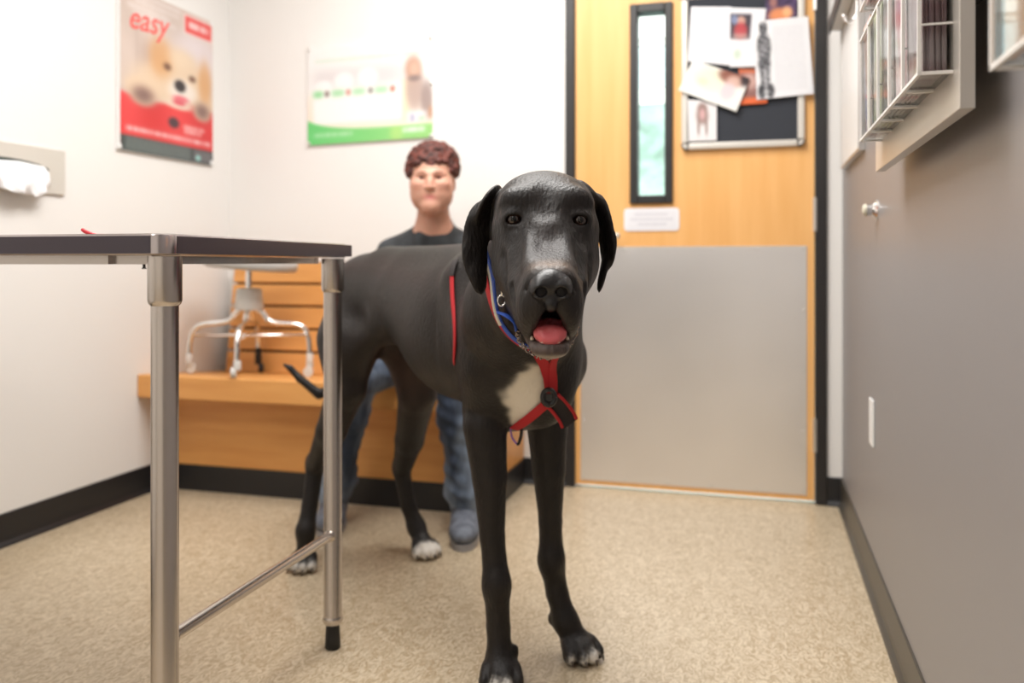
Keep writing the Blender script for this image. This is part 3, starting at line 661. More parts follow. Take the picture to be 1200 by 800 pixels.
for y, z in ((PY0 + .008, PZ0 + .012), (PY1 - .012, PZ0 + .012), (PY1 - .012, PZ1 - .012), (PY0 + .008, PZ1 - .012)):
    bm = bmesh.new(); lathe(bm, (XL + 0.010, y, z), [(0.010, 0), (0.010, 0.004), (0.006, 0.007)], 14, Vector((1, 0, 0))); bmesh_obj('standoff', bm, M['clear'] if False else M['white_plastic'], po, True)

# green poster
def green_poster(u, v):
    c = np.tile(np.array((0.975, 0.970, 0.965)), (len(u), 1))
    c = blend(c, (1 / (1 + np.exp(-(v - .66) / .05))) * .8, (0.99, 0.94, 0.87)); c = blend(c, rc(u, v, 0, .045, .5, .8, .02), (0.985, 0.92, 0.84))
    c = blend(c, rc(u, v, .05, .77, .42, .79, .006), (0.99, 0.99, 0.99))
    c = blend(c, squiggle(u, v, .06, .92, .135, .165, 30, 2) * .5, (0.70, 0.86, 0.74))
    c = blend(c, rc(u, v, .05, .77, .245, .42, .03) * .75, (0.86, 0.83, 0.84))
    for a in [(.13, .41, .07, .06), (.30, .37, .08, .09), (.49, .35, .08, .10)]: c = blend(c, el(u, v, *a, .4), (0.985, 0.98, 0.98))
    for a, b, k in [(.05, .125, .95), (.20, .30, .7), (.37, .47, .6), (.55, .65, .6)]: c = blend(c, rc(u, v, a, b, .455, .52, .01) * k, (0.55, 0.86, 0.58))
    for a, cc_ in [(.16, (.55, .48, .46)), (.335, (.85, .60, .55)), (.515, (.6, .58, .56)), (.69, (.80, .50, .42))]: c = blend(c, el(u, v, a, .487, .020, .032, .5) * .85, cc_)
    c = blend(c, rc(u, v, .77, .82, .40, .82, .01) * .8, (0.99, 0.92, 0.75))
    for a, k in [((.865, .50, .07, .22), (.76, .66, .62)), ((.85, .30, .062, .12), (.80, .62, .53)), ((.955, .62, .045, .18), (.66, .58, .56)), ((.985, .75, .02, .06), (.80, .62, .52))]: c = blend(c, el(u, v, *a, .5) * .9, k)
    c = blend(c, el(u, v, .86, .31, .035, .06, .6) * .8, (.90, .76, .68)); c = blend(c, el(u, v, .86, .40, .045, .03, .6) * .8, (.55, .50, .50))
    c = blend(c, rc(u, v, .80, .95, .73, .84, .01), (.95, .95, .97)); c = blend(c, squiggle(u, v, .83, .86, .76, .83, 3, 8) * .5, (.5, .5, .7)); c = blend(c, squiggle(u, v, .89, .94, .78, .83, 3, 9) * .6, (.6, .85, .6))
    edge = .75 + .13 * (1 - np.exp(-u * 5)) - .02 * u
    g = 1 / (1 + np.exp(-(v - edge) / .006)); gc = np.stack([.42 + .22 * u, .83 + .04 * u, .48 + .05 * u], 1)
    c = c * (1 - g[:, None]) + gc * g[:, None]
    c = blend(c, el(u, v, .72, .93, .05, .09, .7) * g * .6, (.80, .93, .55))
    c = blend(c, squiggle(u, v, .05, .37, .885, .925, 16, 12) * .7, (.80, .95, .80)); c = blend(c, squiggle(u, v, .77, .94, .885, .935, 8, 13) * .95, (.93, 1, .93))
    return c
go = thing('poster', 'white and green dog chart poster on the back wall above the man', 'poster', (-1.55, YB, 1.368))
ga = [(-1.828, 1.782), (-1.262, 1.792), (-1.262, 1.382), (-1.828, 1.368)]
bm = bmesh.new(); hexa(bm, [(x, YB - 0.001, z) for x, z in ga] + [(x, YB - 0.010, z) for x, z in ga]); bmesh_obj('backing', bm, M['white_plastic'], go)
paint('print', [(x, YB - 0.0112, z) for x, z in ga], 220, 160, green_poster, go, label='printed dog chart')
for (x, z) in ((-1.822, 1.775), (-1.268, 1.785), (-1.268, 1.60), (-1.268, 1.388), (-1.822, 1.376)):
    bm = bmesh.new(); lathe(bm, (x, YB - 0.010, z), [(0.008, 0), (0.008, 0.004), (0.005, 0.006)], 12, Vector((0, -1, 0))); bmesh_obj('standoff', bm, M['alu'], go, True)

# ================================================================== THINGS ON THE DOOR
def dp(px, py, y):
    q = (px - 600) / 1000; d = y / (cs + sn * q); return (d * (q * cs - sn), y, EYE - (py - 308) / 1000 * d)
bd = thing('bulletin_board', 'charcoal bulletin board in a silver snap frame on the door', 'bulletin board', (-0.046, YB, 1.29))
bx('felt', (-0.245, YB - 0.012, 1.31), (0.152, YB - 0.001, 1.86), M['board_felt'], bd)
ys = YB - 0.020
for lo, hi in (((-0.240, ys, 1.292), (0.147, YB - .001, 1.316)), ((-0.240, ys, 1.852), (0.147, YB - .001, 1.876)), ((-0.265, ys, 1.316), (-0.241, YB - .001, 1.852)), ((0.148, ys, 1.316), (0.172, YB - .001, 1.852))):
    bx('frame_bar', lo, hi, M['alu_paint'], bd, bevel=0.005)
for x, z, a in ((-0.241, 1.316, 180), (0.148, 1.316, 270), (0.148, 1.852, 0), (-0.241, 1.852, 90)):
    for nm, r0, r1, y_, m in (('corner', 0.0, 0.026, ys - .001, M['black_frame']), ('corner_cap', 0.004, 0.0215, ys - .003, M['alu_paint'])):
        bm = bmesh.new(); pr = [(r0, r0)] + [(r1 * math.cos(math.radians(t)), r1 * math.sin(math.radians(t))) for t in range(4, 87, 9)]
        an = math.radians(a); f = [[bm.verts.new((x + px_ * math.cos(an) - pz * math.sin(an), yy, z + px_ * math.sin(an) + pz * math.cos(an))) for px_, pz in pr] for yy in (YB - .001, y_)]
        for i in range(len(pr)): bm.faces.new((f[0][i], f[0][(i + 1) % len(pr)], f[1][(i + 1) % len(pr)], f[1][i]))
        bm.faces.new(f[0]); bm.faces.new(f[1][::-1]); bmesh_obj(nm, bm, m, bd)
def blank(u, v): return np.tile(np.array((0.93, 0.93, 0.945)), (len(u), 1))
def page_text(u, v):
    c = blank(u, v)
    for i in range(26): c = blend(c, squiggle(u, v, .10, .90, .10 + i * .032, .112 + i * .032, 30, 60 + i) * .22, (.55, .55, .58))
    return c
def page_photo(u, v):
    c = blank(u, v); c = blend(c, rc(u, v, .02, .62, .10, .52, .01), (.20, .17, .22))
    c = blend(c, el(u, v, .33, .22, .13, .08, .4), (.80, .62, .55)); c = blend(c, el(u, v, .33, .38, .20, .13, .4), (.72, .22, .25)); c = blend(c, rc(u, v, .10, .55, .44, .51, .02), (.80, .66, .62)); c = blend(c, el(u, v, .14, .2, .1, .08, .5) * .8, (.55, .62, .78))
    c = blend(c, el(u, v, .25, .78, .12, .08, .6) * .4, (.6, .75, .55)); return c
def photo_purple(u, v):
    c = np.tile(np.array((.28, .20, .36)), (len(u), 1)); c = c + .08 * hnoise(np.stack([u, v, u * 0], 1), 9, 5)[:, None]
    c = blend(c, el(u, v, .45, .85, .35, .3, .4), (.88, .55, .35)); c = blend(c, el(u, v, .25, .35, .13, .2, .5), (.62, .42, .40)); c = blend(c, el(u, v, .7, .7, .16, .2, .5), (.95, .70, .50)); return c
def page_dog(u, v):
    c = page_text(u, v); c = blend(c, rc(u, v, .02, .33, .02, .96, .01), (.96, .96, .97))
    for a, k in [((.17, .12, .06, .10), .40), ((.17, .33, .12, .16), .42), ((.16, .55, .11, .14), .45), ((.17, .72, .085, .16), .42), ((.10, .9, .07, .09), .25), ((.25, .9, .07, .09), .28)]: c = blend(c, el(u, v, *a, .35), (k, k, k + .02))
    for a in [(.085, .34, .03, .12), (.255, .34, .03, .12)]: c = blend(c, el(u, v, *a, .5), (.36, .36, .37))
    for a in [(.115, .085, .022, .05), (.225, .085, .022, .05)]: c = blend(c, el(u, v, *a, .5), (.30, .30, .31))
    inside = rc(u, v, .05, .31, .04, .95, .01) * (c.mean(1) < .8); c = c + (inside * .16)[:, None] * hnoise(np.stack([u * 2, v, u * 0], 1), 40, 4)[:, None]
    c = blend(c, rc(u, v, .155, .185, .60, .86, .01) * .9, (.93, .93, .94)); c = blend(c, el(u, v, .17, .91, .04, .03, .6) * .8, (.85, .85, .86)); return c
def page_folded(u, v):
    c = np.tile(np.array((.95, .95, .93)), (len(u), 1)); c = blend(c, el(u, v, .42, .40, .26, .34, .5), (.96, .96, .86)); c = blend(c, el(u, v, .30, .5, .08, .1, .7) * .5, (.82, .92, .70))
    c = blend(c, el(u, v, .72, .10, .22, .22, .4), (.55, .33, .27)); c = blend(c, el(u, v, .78, .22, .13, .16, .5), (.85, .70, .64)); c = blend(c, el(u, v, .74, .55, .12, .26, .5), (.94, .82, .84)); c = blend(c, el(u, v, .95, .05, .08, .2, .5), (.2, .14, .15)); return c
def page_orange(u, v):
    c = np.tile(np.array((.90, .42, .22)), (len(u), 1)); c = blend(c, rc(u, v, 0, .8, .18, .82, .02), (.55, .38, .36)); c = blend(c, el(u, v, .4, .4, .3, .2, .6), (.82, .66, .62)); c = blend(c, rc(u, v, 0, 1, 0, .08, .02), (.1, .09, .1)); return c
def card_dog(u, v):
    c = np.tile(np.array((.94, .93, .935)), (len(u), 1))
    for a in [(.50, .20, .16, .13), (.50, .38, .2, .2), (.36, .65, .04, .2), (.64, .65, .04, .2)]: c = blend(c, el(u, v, *a, .5) * .9, (.56, .45, .42))
    c = blend(c, el(u, v, .5, .34, .10, .14, .6), (.85, .68, .68)); return c
papers = [
 ('paper_sheet', 'white printed page at top left of the bulletin board', 'paper', [(810, 8), (857, 8), (855, 77), (806, 72)], 0.022, 30, 60, page_text),
 ('paper_sheet', 'white page with a small red and dark dog photo, top centre of the bulletin board', 'paper', [(855, 9), (898, 10), (889, 78), (855, 79)], 0.0235, 50, 60, page_photo),
 ('photograph', 'purple and orange photograph at top right of the bulletin board', 'photo', [(897, -8), (934, -8), (934, 23), (897, 23)], 0.0225, 40, 34, photo_purple),
 ('paper_card', 'orange edged card behind the overlapping sheets on the bulletin board', 'card', [(866, 77), (898, 78), (899, 121), (866, 123)], 0.0225, 30, 40, page_orange),
 ('paper_sheet', 'large white sheet with a tall grey dog picture, hanging over the board right edge', 'paper', [(883, 25), (947, 19), (954, 110), (887, 117)], 0.028, 70, 90, page_dog),
 ('folded_leaflet', 'cream folded leaflet tilted over the lower left of the bulletin board', 'leaflet', [(812, 70), (879, 92), (863, 131), (795, 106)], 0.031, 60, 40, page_folded),
 ('photo_card', 'white card with a brown standing dog, lower left corner of the bulletin board', 'card', [(806, 117), (840, 118), (840, 165), (807, 166)], 0.022, 40, 50, card_dog)]
for nm, lb, ct, cr_, off, nu_, nv_, fn in papers:
    o = paint(nm, [dp(a, b, YB - off) for a, b in cr_], nu_, nv_, fn, thick=0.0006, bulge=0.004 if off > .025 else 0.0); tag(o, lb, ct)
# white sign
bm = bmesh.new(); x0, x1, z0, z1, r = -0.482, -0.274, 0.992, 1.078, 0.014; pr = []
for cx, cz, a0 in ((x1 - r, z1 - r, 0), (x0 + r, z1 - r, 90), (x0 + r, z0 + r, 180), (x1 - r, z0 + r, 270)): pr += [(cx + r * math.cos(math.radians(a0 + t)), cz + r * math.sin(math.radians(a0 + t))) for t in range(0, 91, 15)]
f = [[bm.verts.new((x, yy, z)) for x, z in pr] for yy in (YB - .0004, YB - 0.0035)]
for i in range(len(pr)): bm.faces.new((f[0][i], f[0][(i + 1) % len(pr)], f[1][(i + 1) % len(pr)], f[1][i]))
bm.faces.new(f[0]); bm.faces.new(f[1][::-1])
sg = thing('door_sign', 'small white rounded sign under the door window', 'sign', (-0.378, YB, 0.992)); bmesh_obj('plate', bm, mat('sign_white', (0.80, 0.80, 0.84), 0.4), sg)
def sign_fn(u, v):
    c = np.tile(np.array((.95, .95, .97)), (len(u), 1))
    for i, (a, b) in enumerate([(.14, .84), (.05, .95), (.2, .82)]): c = blend(c, squiggle(u, v, a, b, .12 + i * .3, .26 + i * .3, 18, 70 + i) * .35, (.68, .68, .74))
    return c
paint('lettering', [(x0 + .015, YB - .0042, z1 - .012), (x1 - .015, YB - .0042, z1 - .012), (x1 - .015, YB - .0042, z0 + .012), (x0 + .015, YB - .0042, z0 + .012)], 70, 30, sign_fn, sg)

# ================================================================== THE DOG
def P(px, py, d): return np.array(((px - 600) / 1000 * d, d, EYE - (py - 308) / 1000 * d))
F0 = np.array((0.012, 1.85)); BK = np.array((-0.562, 0.827)); LF = np.array((0.827, 0.562))
def T(s, l, z): return np.array((*(F0 + BK * s + LF * l), z))          # s back from the shoulders, l to the dog's left, z up
RD = np.array([[BK[0], BK[1], 0], [LF[0], LF[1], 0], [0, 0, 1]])
def rotx(deg):                                                           # axes tilted about the sideways axis
    a = math.radians(deg); return np.array([[1, 0, 0], [0, math.cos(a), math.sin(a)], [0, -math.sin(a), math.cos(a)]])
def fr(x, y=None):                                                       # orthonormal rows from a main direction
    x = np.array(x, float); x /= np.linalg.norm(x); y = np.array(y if y is not None else (0, 0, 1), float); y = y - x * (x @ y); y /= np.linalg.norm(y)
    return np.stack([x, y, np.cross(x, y)])
dg = Field([axis([(-0.72, -0.09, 0.0065), (-0.09, 0.20, 0.0027), (0.20, 0.26, 0.005)]),
            axis([(1.10, 1.52, 0.0030), (1.52, 2.72, 0.0065)]),
            axis([(-0.004, 0.07, 0.0035), (0.07, 0.70, 0.0065), (0.70, 1.06, 0.0027)])])
# trunk
dg.ell(T(0.02, 0, 0.685), (0.16, 0.118, 0.180), RD, 0.01)
dg.ell(T(0.20, 0, 0.722), (0.27, 0.140, 0.178), RD, 0.06)
dg.ell(T(0.46, 0, 0.775), (0.25, 0.112, 0.122), RD, 0.06)
dg.ell(T(0.685, 0, 0.790), (0.18, 0.118, 0.112), RD, 0.06)
dg.ell(T(-0.09, 0, 0.640), (0.085, 0.060, 0.105), RD, 0.06)              # breastbone
dg.cap(T(0.13, 0, 0.875), T(0.62, 0, 0.875), 0.028, 0.028, 0.06)          # spine
# neck
dg.chain([(0.050, 1.49, 0.925), (0.040, 1.58, 0.870), (0.022, 1.70, 0.780), (0.012, 1.80, 0.715)], [0.078, 0.084, 0.108, 0.125], 0.05)
dg.cap((0.05, 1.49, 0.95), T(0.10, 0, 0.86), 0.05, 0.06, 0.06)
# shoulders and front legs
for s in (-1, 1):
    dg.cap(T(0.09, 0.075 * s, 0.83), T(-0.035, 0.088 * s, 0.655), 0.050, 0.054, 0.04)
EL = {-1: P(568, 497, 1.80), 1: P(641, 492, 1.895)}
SH = {-1: T(-0.035, -0.088, 0.655), 1: T(-0.035, 0.088, 0.655)}
FA = {-1: [EL[-1], P(574, 560, 1.795), P(577, 630, 1.79), P(582, 684, 1.785), P(584, 735, 1.785), P(586, 772, 1.775)],
      1: [EL[1], P(643, 550, 1.90), P(645, 610, 1.905), P(646, 655, 1.91), P(653, 695, 1.905), P(663, 728, 1.895)]}
FR = [0.047, 0.037, 0.0262, 0.0275, 0.0250, 0.0262]
for s in (-1, 1):
    dg.cap(SH[s] + (0.008 if s < 0 else -0.012) * np.array((1, 0, 0)), EL[s] + np.array((0, 0.02, 0.02)), 0.058, 0.048, 0.04)
    dg.ell(EL[s] + np.array((0, 0.045, 0.012)), (0.022, 0.028, 0.03), None, 0.03)   # point of elbow
    dg.chain(FA[s], FR, 0.006)
    dg.ell(FA[s][3] + np.array((0, -0.008, 0.0)), (0.0290, 0.0285, 0.040), None, 0.015)   # wrist
    dg.ell(FA[s][3] + np.array((0.006, 0.026, -0.02)), (0.012, 0.010, 0.014), None, 0.012)
PAWS = []
def paw(ank, base, fwd, wid=1.0, lift=0.0, seg=1.0):
    """ank: end of the pastern; base: ground point under the paw's middle; fwd: direction the toes point"""
    f = np.array((*fwd, 0.0)); f /= np.linalg.norm(f); l = np.array((-f[1], f[0], 0.0)); b = np.array((*base, 0.0)); up = np.array((0, 0, 1.0))
    dg.cap(ank, b - f * 0.012 + up * 0.040, 0.026, 0.026 * wid, 0.02)
    dg.ell(b + f * 0.004 + up * 0.028, (0.042, 0.034 * wid, 0.026), np.stack([f, l, up]), 0.018)
    for q, fo in ((-1.5, 0.020), (-0.5, 0.036), (0.5, 0.036), (1.5, 0.020)):
        ld = (l * q * 0.12 + f); ld /= np.linalg.norm(ld); c = b + f * fo + l * q * 0.0215 * wid
        R_ = np.stack([ld, np.array((-ld[1], ld[0], 0)), up])
        dg.ell(c + up * 0.021, (0.025, 0.0128 * wid, 0.0195), R_, 0.004)
        dg.ell(c - ld * 0.016 + up * 0.036, (0.020, 0.0115 * wid, 0.013), R_, 0.008)
        PAWS.append((c + ld * 0.021 + up * 0.017, ld, c, q))
paw(FA[-1][-1], (-0.0225, 1.762), (0.02, -1), 1.02)
paw(FA[1][-1], (0.145, 1.880), (0.42, -0.9), 1.04)
dg.ell(FA[1][-1] + np.array((-0.030, 0.012, 0.002)), (0.010, 0.010, 0.016), None, 0.008)          # dewclaws
dg.ell(FA[-1][-1] + np.array((0.030, 0.010, 0.012)), (0.010, 0.010, 0.016), None, 0.008)
# hind legs
def hind(hip, thigh, stifle, gask, hock, meta, fet, base, fwd, w=1.0):
    dg.cap(hip, thigh, 0.088, 0.076, 0.06); dg.cap(thigh, stifle, 0.076, 0.054, 0.05)
    dg.chain([stifle, gask, hock], [0.054, 0.042, 0.0255], 0.012)
    dg.chain([hock, meta, fet], [0.0255, 0.0235, 0.0245], 0.006)
    e = hock - gask; e /= np.linalg.norm(e)
    dg.ell(hock + np.array((BK[0], BK[1], 0)) * 0.020 + np.array((0, 0, 0.010)), (0.015, 0.017, 0.026), None, 0.02)
    dg.chain([gask + np.array((BK[0], BK[1], 0)) * 0.03, hock + np.array((BK[0] * .028, BK[1] * .028, 0.02))], [0.016, 0.009], 0.03)
    paw(fet, base, fwd, w)
# dog's right hind (nearer the table leg)
hind(T(0.74, -0.035, 0.765), P(409, 398, 2.36), P(406, 455, 2.33), P(388, 505, 2.41), P(369, 549, 2.49), P(363, 592, 2.465), P(358, 622, 2.44), (-0.590, 2.425), (-0.05, -1), 0.95)
# dog's left hind
hind(T(0.72, 0.040, 0.755), P(481, 400, 2.44), P(489, 462, 2.43), P(480, 515, 2.52), P(471, 553, 2.585), P(479, 594, 2.575), P(488, 617, 2.57), (-0.262, 2.535), (0.45, -0.9), 0.98)
# flank folds between belly and thigh
dg.cap(T(0.50, 0.07, 0.70), P(489, 440, 2.42), 0.03, 0.03, 0.06); dg.cap(T(0.52, -0.07, 0.70), P(405, 425, 2.33), 0.03, 0.03, 0.06)
# tail
dg.chain([T(0.86, 0, 0.83), T(0.925, -0.01, 0.76), P(394, 410, 2.66), P(390, 455, 2.66), P(374, 462, 2.66), P(352, 444, 2.66), P(340, 431, 2.66), P(333, 427, 2.66)], [0.032, 0.026, 0.020, 0.0170, 0.0155, 0.0130, 0.0105, 0.006], 0.005)
# ---- head
HC = 0.0545
def H(dx, d, z): return np.array((HC + dx, d, z))
dg.ell(H(0, 1.445, 0.944), (0.080, 0.100, 0.082), rotx(10), 0.02)         # skull
for s in (-1, 1):
    dg.ell(H(0.036 * s, 1.43, 0.962), (0.040, 0.07, 0.042), None, 0.03)
    dg.ell(H(0.050 * s, 1.430, 0.895), (0.034, 0.065, 0.055), None, 0.03)     # cheek muscle
    dg.cap(H(0.055 * s, 1.385, 0.925), H(0.036 * s, 1.34, 0.885), 0.026, 0.024, 0.03)   # cheek bone
    dg.ell(H(0.048 * s, 1.372, 0.962), (0.026, 0.020, 0.013), None, 0.016)    # brow
    dg.cap(H(0.040 * s, 1.40, 0.865), H(0.030 * s, 1.30, 0.835), 0.045, 0.030, 0.03)
dg.cap(H(0, 1.40, 0.950), H(0, 1.345, 0.915), 0.045, 0.034, 0.03)
Rm = rotx(-19)
dg.box(H(0, 1.285, 0.853), (0.0385, 0.095, 0.036), rotx(17), 0.026, 0.03)    # bridge of the muzzle
dg.box(H(0, 1.262, 0.823), (0.040, 0.060, 0.036), rotx(14), 0.028, 0.02)
for s in (-1, 1):
    dg.ell(H(0.0215 * s, 1.222, 0.812), (0.0225, 0.030, 0.034), None, 0.014)   # front of upper lip
    dg.ell(H(0.029 * s, 1.262, 0.798), (0.0165, 0.052, 0.041), None, 0.018)    # hanging lip
    dg.ell(H(0.036 * s, 1.325, 0.800), (0.016, 0.050, 0.034), None, 0.025)
dg.cap(H(0, 1.203, 0.83), H(0, 1.196, 0.80), 0.0016, 0.0022, 0.010, cut=True)   # groove below the nose
# mouth opening
dg.ell(H(0, 1.245, 0.773), (0.0195, 0.075, 0.0285), None, 0.010, cut=True)
dg.ell(H(0, 1.215, 0.786), (0.0125, 0.05, 0.020), None, 0.008, cut=True)
# lower jaw
dg.cap(H(0, 1.40, 0.815), H(0, 1.30, 0.765), 0.045, 0.028, 0.02)
dg.ell(H(0.0, 1.262, 0.752), (0.0315, 0.060, 0.0150), rotx(6), 0.006)
dg.ell(H(0.0, 1.225, 0.7465), (0.0270, 0.024, 0.0135), None, 0.008)
for s in (-1, 1): dg.cap(H(0.0275 * s, 1.25, 0.757), H(0.030 * s, 1.30, 0.772), 0.0065, 0.009, 0.006)
dg.ell(H(0, 1.245, 0.766), (0.020, 0.045, 0.009), None, 0.006, cut=True)
# throat skin
dg.cap(H(0, 1.40, 0.82), (0.04, 1.56, 0.79), 0.05, 0.075, 0.05)
for s in (-1, 1):
    dg.cap(H(0.026 * s, 1.335, 0.912), H(0.030 * s, 1.25, 0.866), 0.006, 0.007, 0.016)       # ridges along the bridge
    dg.cap(H(0.060 * s, 1.352, 0.918), H(0.034 * s, 1.335, 0.902), 0.004, 0.003, 0.012)       # rim below the eye
    dg.cap(H(0.052 * s, 1.285, 0.835), H(0.046 * s, 1.25, 0.79), 0.001, 0.001, 0.014, cut=True)   # lip fold
    dg.cap(H(0.070 * s, 1.340, 0.88), H(0.056 * s, 1.30, 0.80), 0.001, 0.001, 0.018, cut=True)
    dg.ell(H(0.042 * s, 1.362, 0.975), (0.024, 0.014, 0.012), None, 0.030)
    dg.cap(H(0.032 * s, 1.19, 0.85), H(0.0335 * s, 1.205, 0.825), 0.0012, 0.0012, 0.006, cut=True)
# brow wrinkles, forehead furrow, hollows in front of the cheeks
dg.cap(H(0, 1.338, 1.000), H(0, 1.322, 0.955), 0.003, 0.003, 0.030, cut=True)
for s in (-1, 1):
    dg.cap(H(0.056 * s, 1.318, 0.905), H(0.052 * s, 1.28, 0.860), 0.004, 0.006, 0.022, cut=True)
# eyes: socket, lids with an almond opening
EYES = []
for s, px in ((-1, 602), (1, 679.5)):
    e = P(px, 257 if s < 0 else 258, 1.357); e = e + np.array((0, 0, 0))
    dg.ell(e, (0.021, 0.020, 0.018), None, 0.012)
    dg.ell(e + np.array((0, -0.016, -0.001)), (0.0125, 0.024, 0.0074), np.array([[math.cos(.12), 0, -s * math.sin(.12)], [0, 1, 0], [s * math.sin(.12), 0, math.cos(.12)]]), 0.004, cut=True)
    pass
    EYES.append(e)
# ears: folded flaps
def leaf(c, long_, wide, rl, rw, rt, k=0.006):
    dg.ell(c, (rl, rw, rt), fr(long_, wide), k)
leaf(P(572, 240, 1.475), (-0.5, 0.1, -0.9), (0.25, 0.9, 0.0), 0.040, 0.038, 0.0085, 0.012)
leaf(P(558, 276, 1.468), (-0.12, 0, -1), (0.88, 0.47, 0.0), 0.058, 0.0255, 0.0070, 0.012)
leaf(P(557, 305, 1.462), (0.15, 0, -1), (0.86, 0.50, 0.0), 0.038, 0.024, 0.0062, 0.010)
leaf(P(561, 328, 1.458), (0.16, 0, -1), (0.86, 0.5, 0.0), 0.026, 0.015, 0.0055, 0.010)
leaf(P(690, 231, 1.475), (0.6, 0.1, -0.8), (-0.25, 0.9, 0.0), 0.036, 0.036, 0.0080, 0.012)
leaf(P(707, 262, 1.468), (0.20, 0, -1), (0.34, -0.94, 0.0), 0.052, 0.034, 0.0070, 0.012)
leaf(P(713, 292, 1.462), (-0.05, 0, -1), (0.36, -0.93, 0.0), 0.034, 0.026, 0.0062, 0.010)
leaf(P(706, 322, 1.458), (-0.22, 0, -1), (0.2, -0.98, 0.0), 0.032, 0.015, 0.0050, 0.010)
V, Q = dg.mesh(); del dg
V = relax(V, Q, 2, 0.5)
# ---- coat colours and markings
col = np.tile(np.array((0.0105, 0.0082, 0.0076)), (len(V), 1))
nz = hnoise(V, 60, 1); nf = hnoise(V, 180, 2)
col *= (1 + 0.10 * nz + 0.08 * nf)[:, None]
def mix(m, c):
    global col
    m = np.clip(m, 0, 1)[:, None]; col = col * (1 - m) + np.array(c) * m
def near(pts, rs, axes=(0, 2), soft=0.006, noise=0.004):
    best = np.full(len(V), 9.0)
    for a, b, ra, rb in zip(pts, pts[1:], rs, rs[1:]):
        a = np.array(a)[list(axes)]; b = np.array(b)[list(axes)]; p = V[:, list(axes)]; ba = b - a; t = np.clip((p - a) @ ba / max(ba @ ba, 1e-9), 0, 1)
        best = np.minimum(best, np.linalg.norm(p - a - t[:, None] * ba, axis=1) - (ra + (rb - ra) * t))
    return 1 / (1 + np.exp(np.clip((best + noise * nf + 0.0035 * nz) / soft, -40, 40)))
# brown tint over the left hind thigh and right flank
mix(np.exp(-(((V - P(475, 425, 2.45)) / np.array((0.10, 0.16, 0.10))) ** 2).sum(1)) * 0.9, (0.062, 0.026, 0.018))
mix(np.exp(-(((V - T(0.35, -0.12, 0.72)) / np.array((0.30, 0.35, 0.2))) ** 2).sum(1)) * 0.35, (0.032, 0.024, 0.020))
# grizzled muzzle and bridge
mix(np.exp(-(((V - H(0, 1.27, 0.905)) / np.array((0.028, 0.09, 0.05))) ** 2).sum(1)) * (0.30 + 0.06 * nf), (0.13, 0.115, 0.115))
mix(np.exp(-(((V - H(0, 1.21, 0.872)) / np.array((0.036, 0.02, 0.012))) ** 2).sum(1)) * (0.75 + 0.1 * nf), (0.22, 0.155, 0.115))
mix(np.exp(-(((V - H(0, 1.24, 0.80)) / np.array((0.05, 0.07, 0.035))) ** 2).sum(1)) * 0.35, (0.060, 0.047, 0.040))
mix(np.clip((0.764 - V[:, 2]) / 0.008, 0, 1) * (V[:, 1] < 1.29) * (np.abs(V[:, 0] - HC) < 0.04) * (0.65 + 0.12 * nf), (0.13, 0.095, 0.085))
mix(np.clip((0.7415 - V[:, 2]) / 0.004, 0, 1) * (V[:, 1] < 1.26) * (np.abs(V[:, 0] - HC) < 0.035) * 0.7, (0.38, 0.33, 0.28))
# inside of the mouth
ins = np.exp(-(((V - H(0, 1.255, 0.776)) / np.array((0.021, 0.05, 0.020))) ** 2).sum(1) ** 2); mix(ins * 0.9, (0.045, 0.012, 0.012))
# white blaze on the chest
m = near([P(629, 432, 1.70), P(619, 452, 1.70), P(613, 470, 1.70), P(609, 488, 1.70), P(603, 505, 1.70)], [0.015, 0.030, 0.036, 0.021, 0.008], soft=0.003, noise=0.0) * (V[:, 1] < 1.86) * (V[:, 2] > 0.5) * (V[:, 0] < 0.075) * (V[:, 2] < 0.69)
m2 = near([P(606, 462, 1.70), P(601, 462, 1.70)], [0.024, 0.018], soft=0.003, noise=0.0) * (V[:, 1] < 1.86) * (V[:, 2] < 0.68)
mix(np.maximum(m, m2), (0.82, 0.76, 0.65))
# white toes
def toes(i0, which, strength, rr=0.022, back=0.0):
    for j in which:
        tip, ld, c, q = PAWS[i0 * 4 + j]
        d_ = np.linalg.norm((V - (c + ld * (0.014 - back) + np.array((0, 0, 0.014)))) / np.array((1, 1, 1.15)), axis=1)
        mix(strength / (1 + np.exp(np.clip((d_ - rr + 0.003 * nf) / 0.002, -40, 40))), (0.80, 0.76, 0.70))
toes(0, (1, 2), 0.95, 0.018, -0.006); toes(1, (0, 1, 2), 0.6, 0.013, -0.012); toes(1, (2,), 0.9, 0.019, 0.0)
toes(2, (0, 1, 2, 3), 0.7, 0.017); toes(3, (2, 1), 0.95, 0.034, 0.010); toes(3, (0,), 0.7, 0.018)
dog = thing('dog', 'tall black great dane with white chest patch standing and facing the camera', 'dog', W(-0.2, 2.15, 0))
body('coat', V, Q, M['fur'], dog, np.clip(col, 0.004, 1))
Vd, Qd = toworld(V), Q
# claws
for i, (tip, ld, c, q) in enumerate(PAWS):
    a = W(*tip); b = W(*(tip + ld * 0.006 + np.array((0, 0, -0.010))))
    bm = bmesh.new(); tube(bm, [a, (a + b) / 2 + Vector((0, 0, 0.0025)), b], [0.0042, 0.0034, 0.0012], 8); bmesh_obj('claw', bm, M['claw'], dog, True)
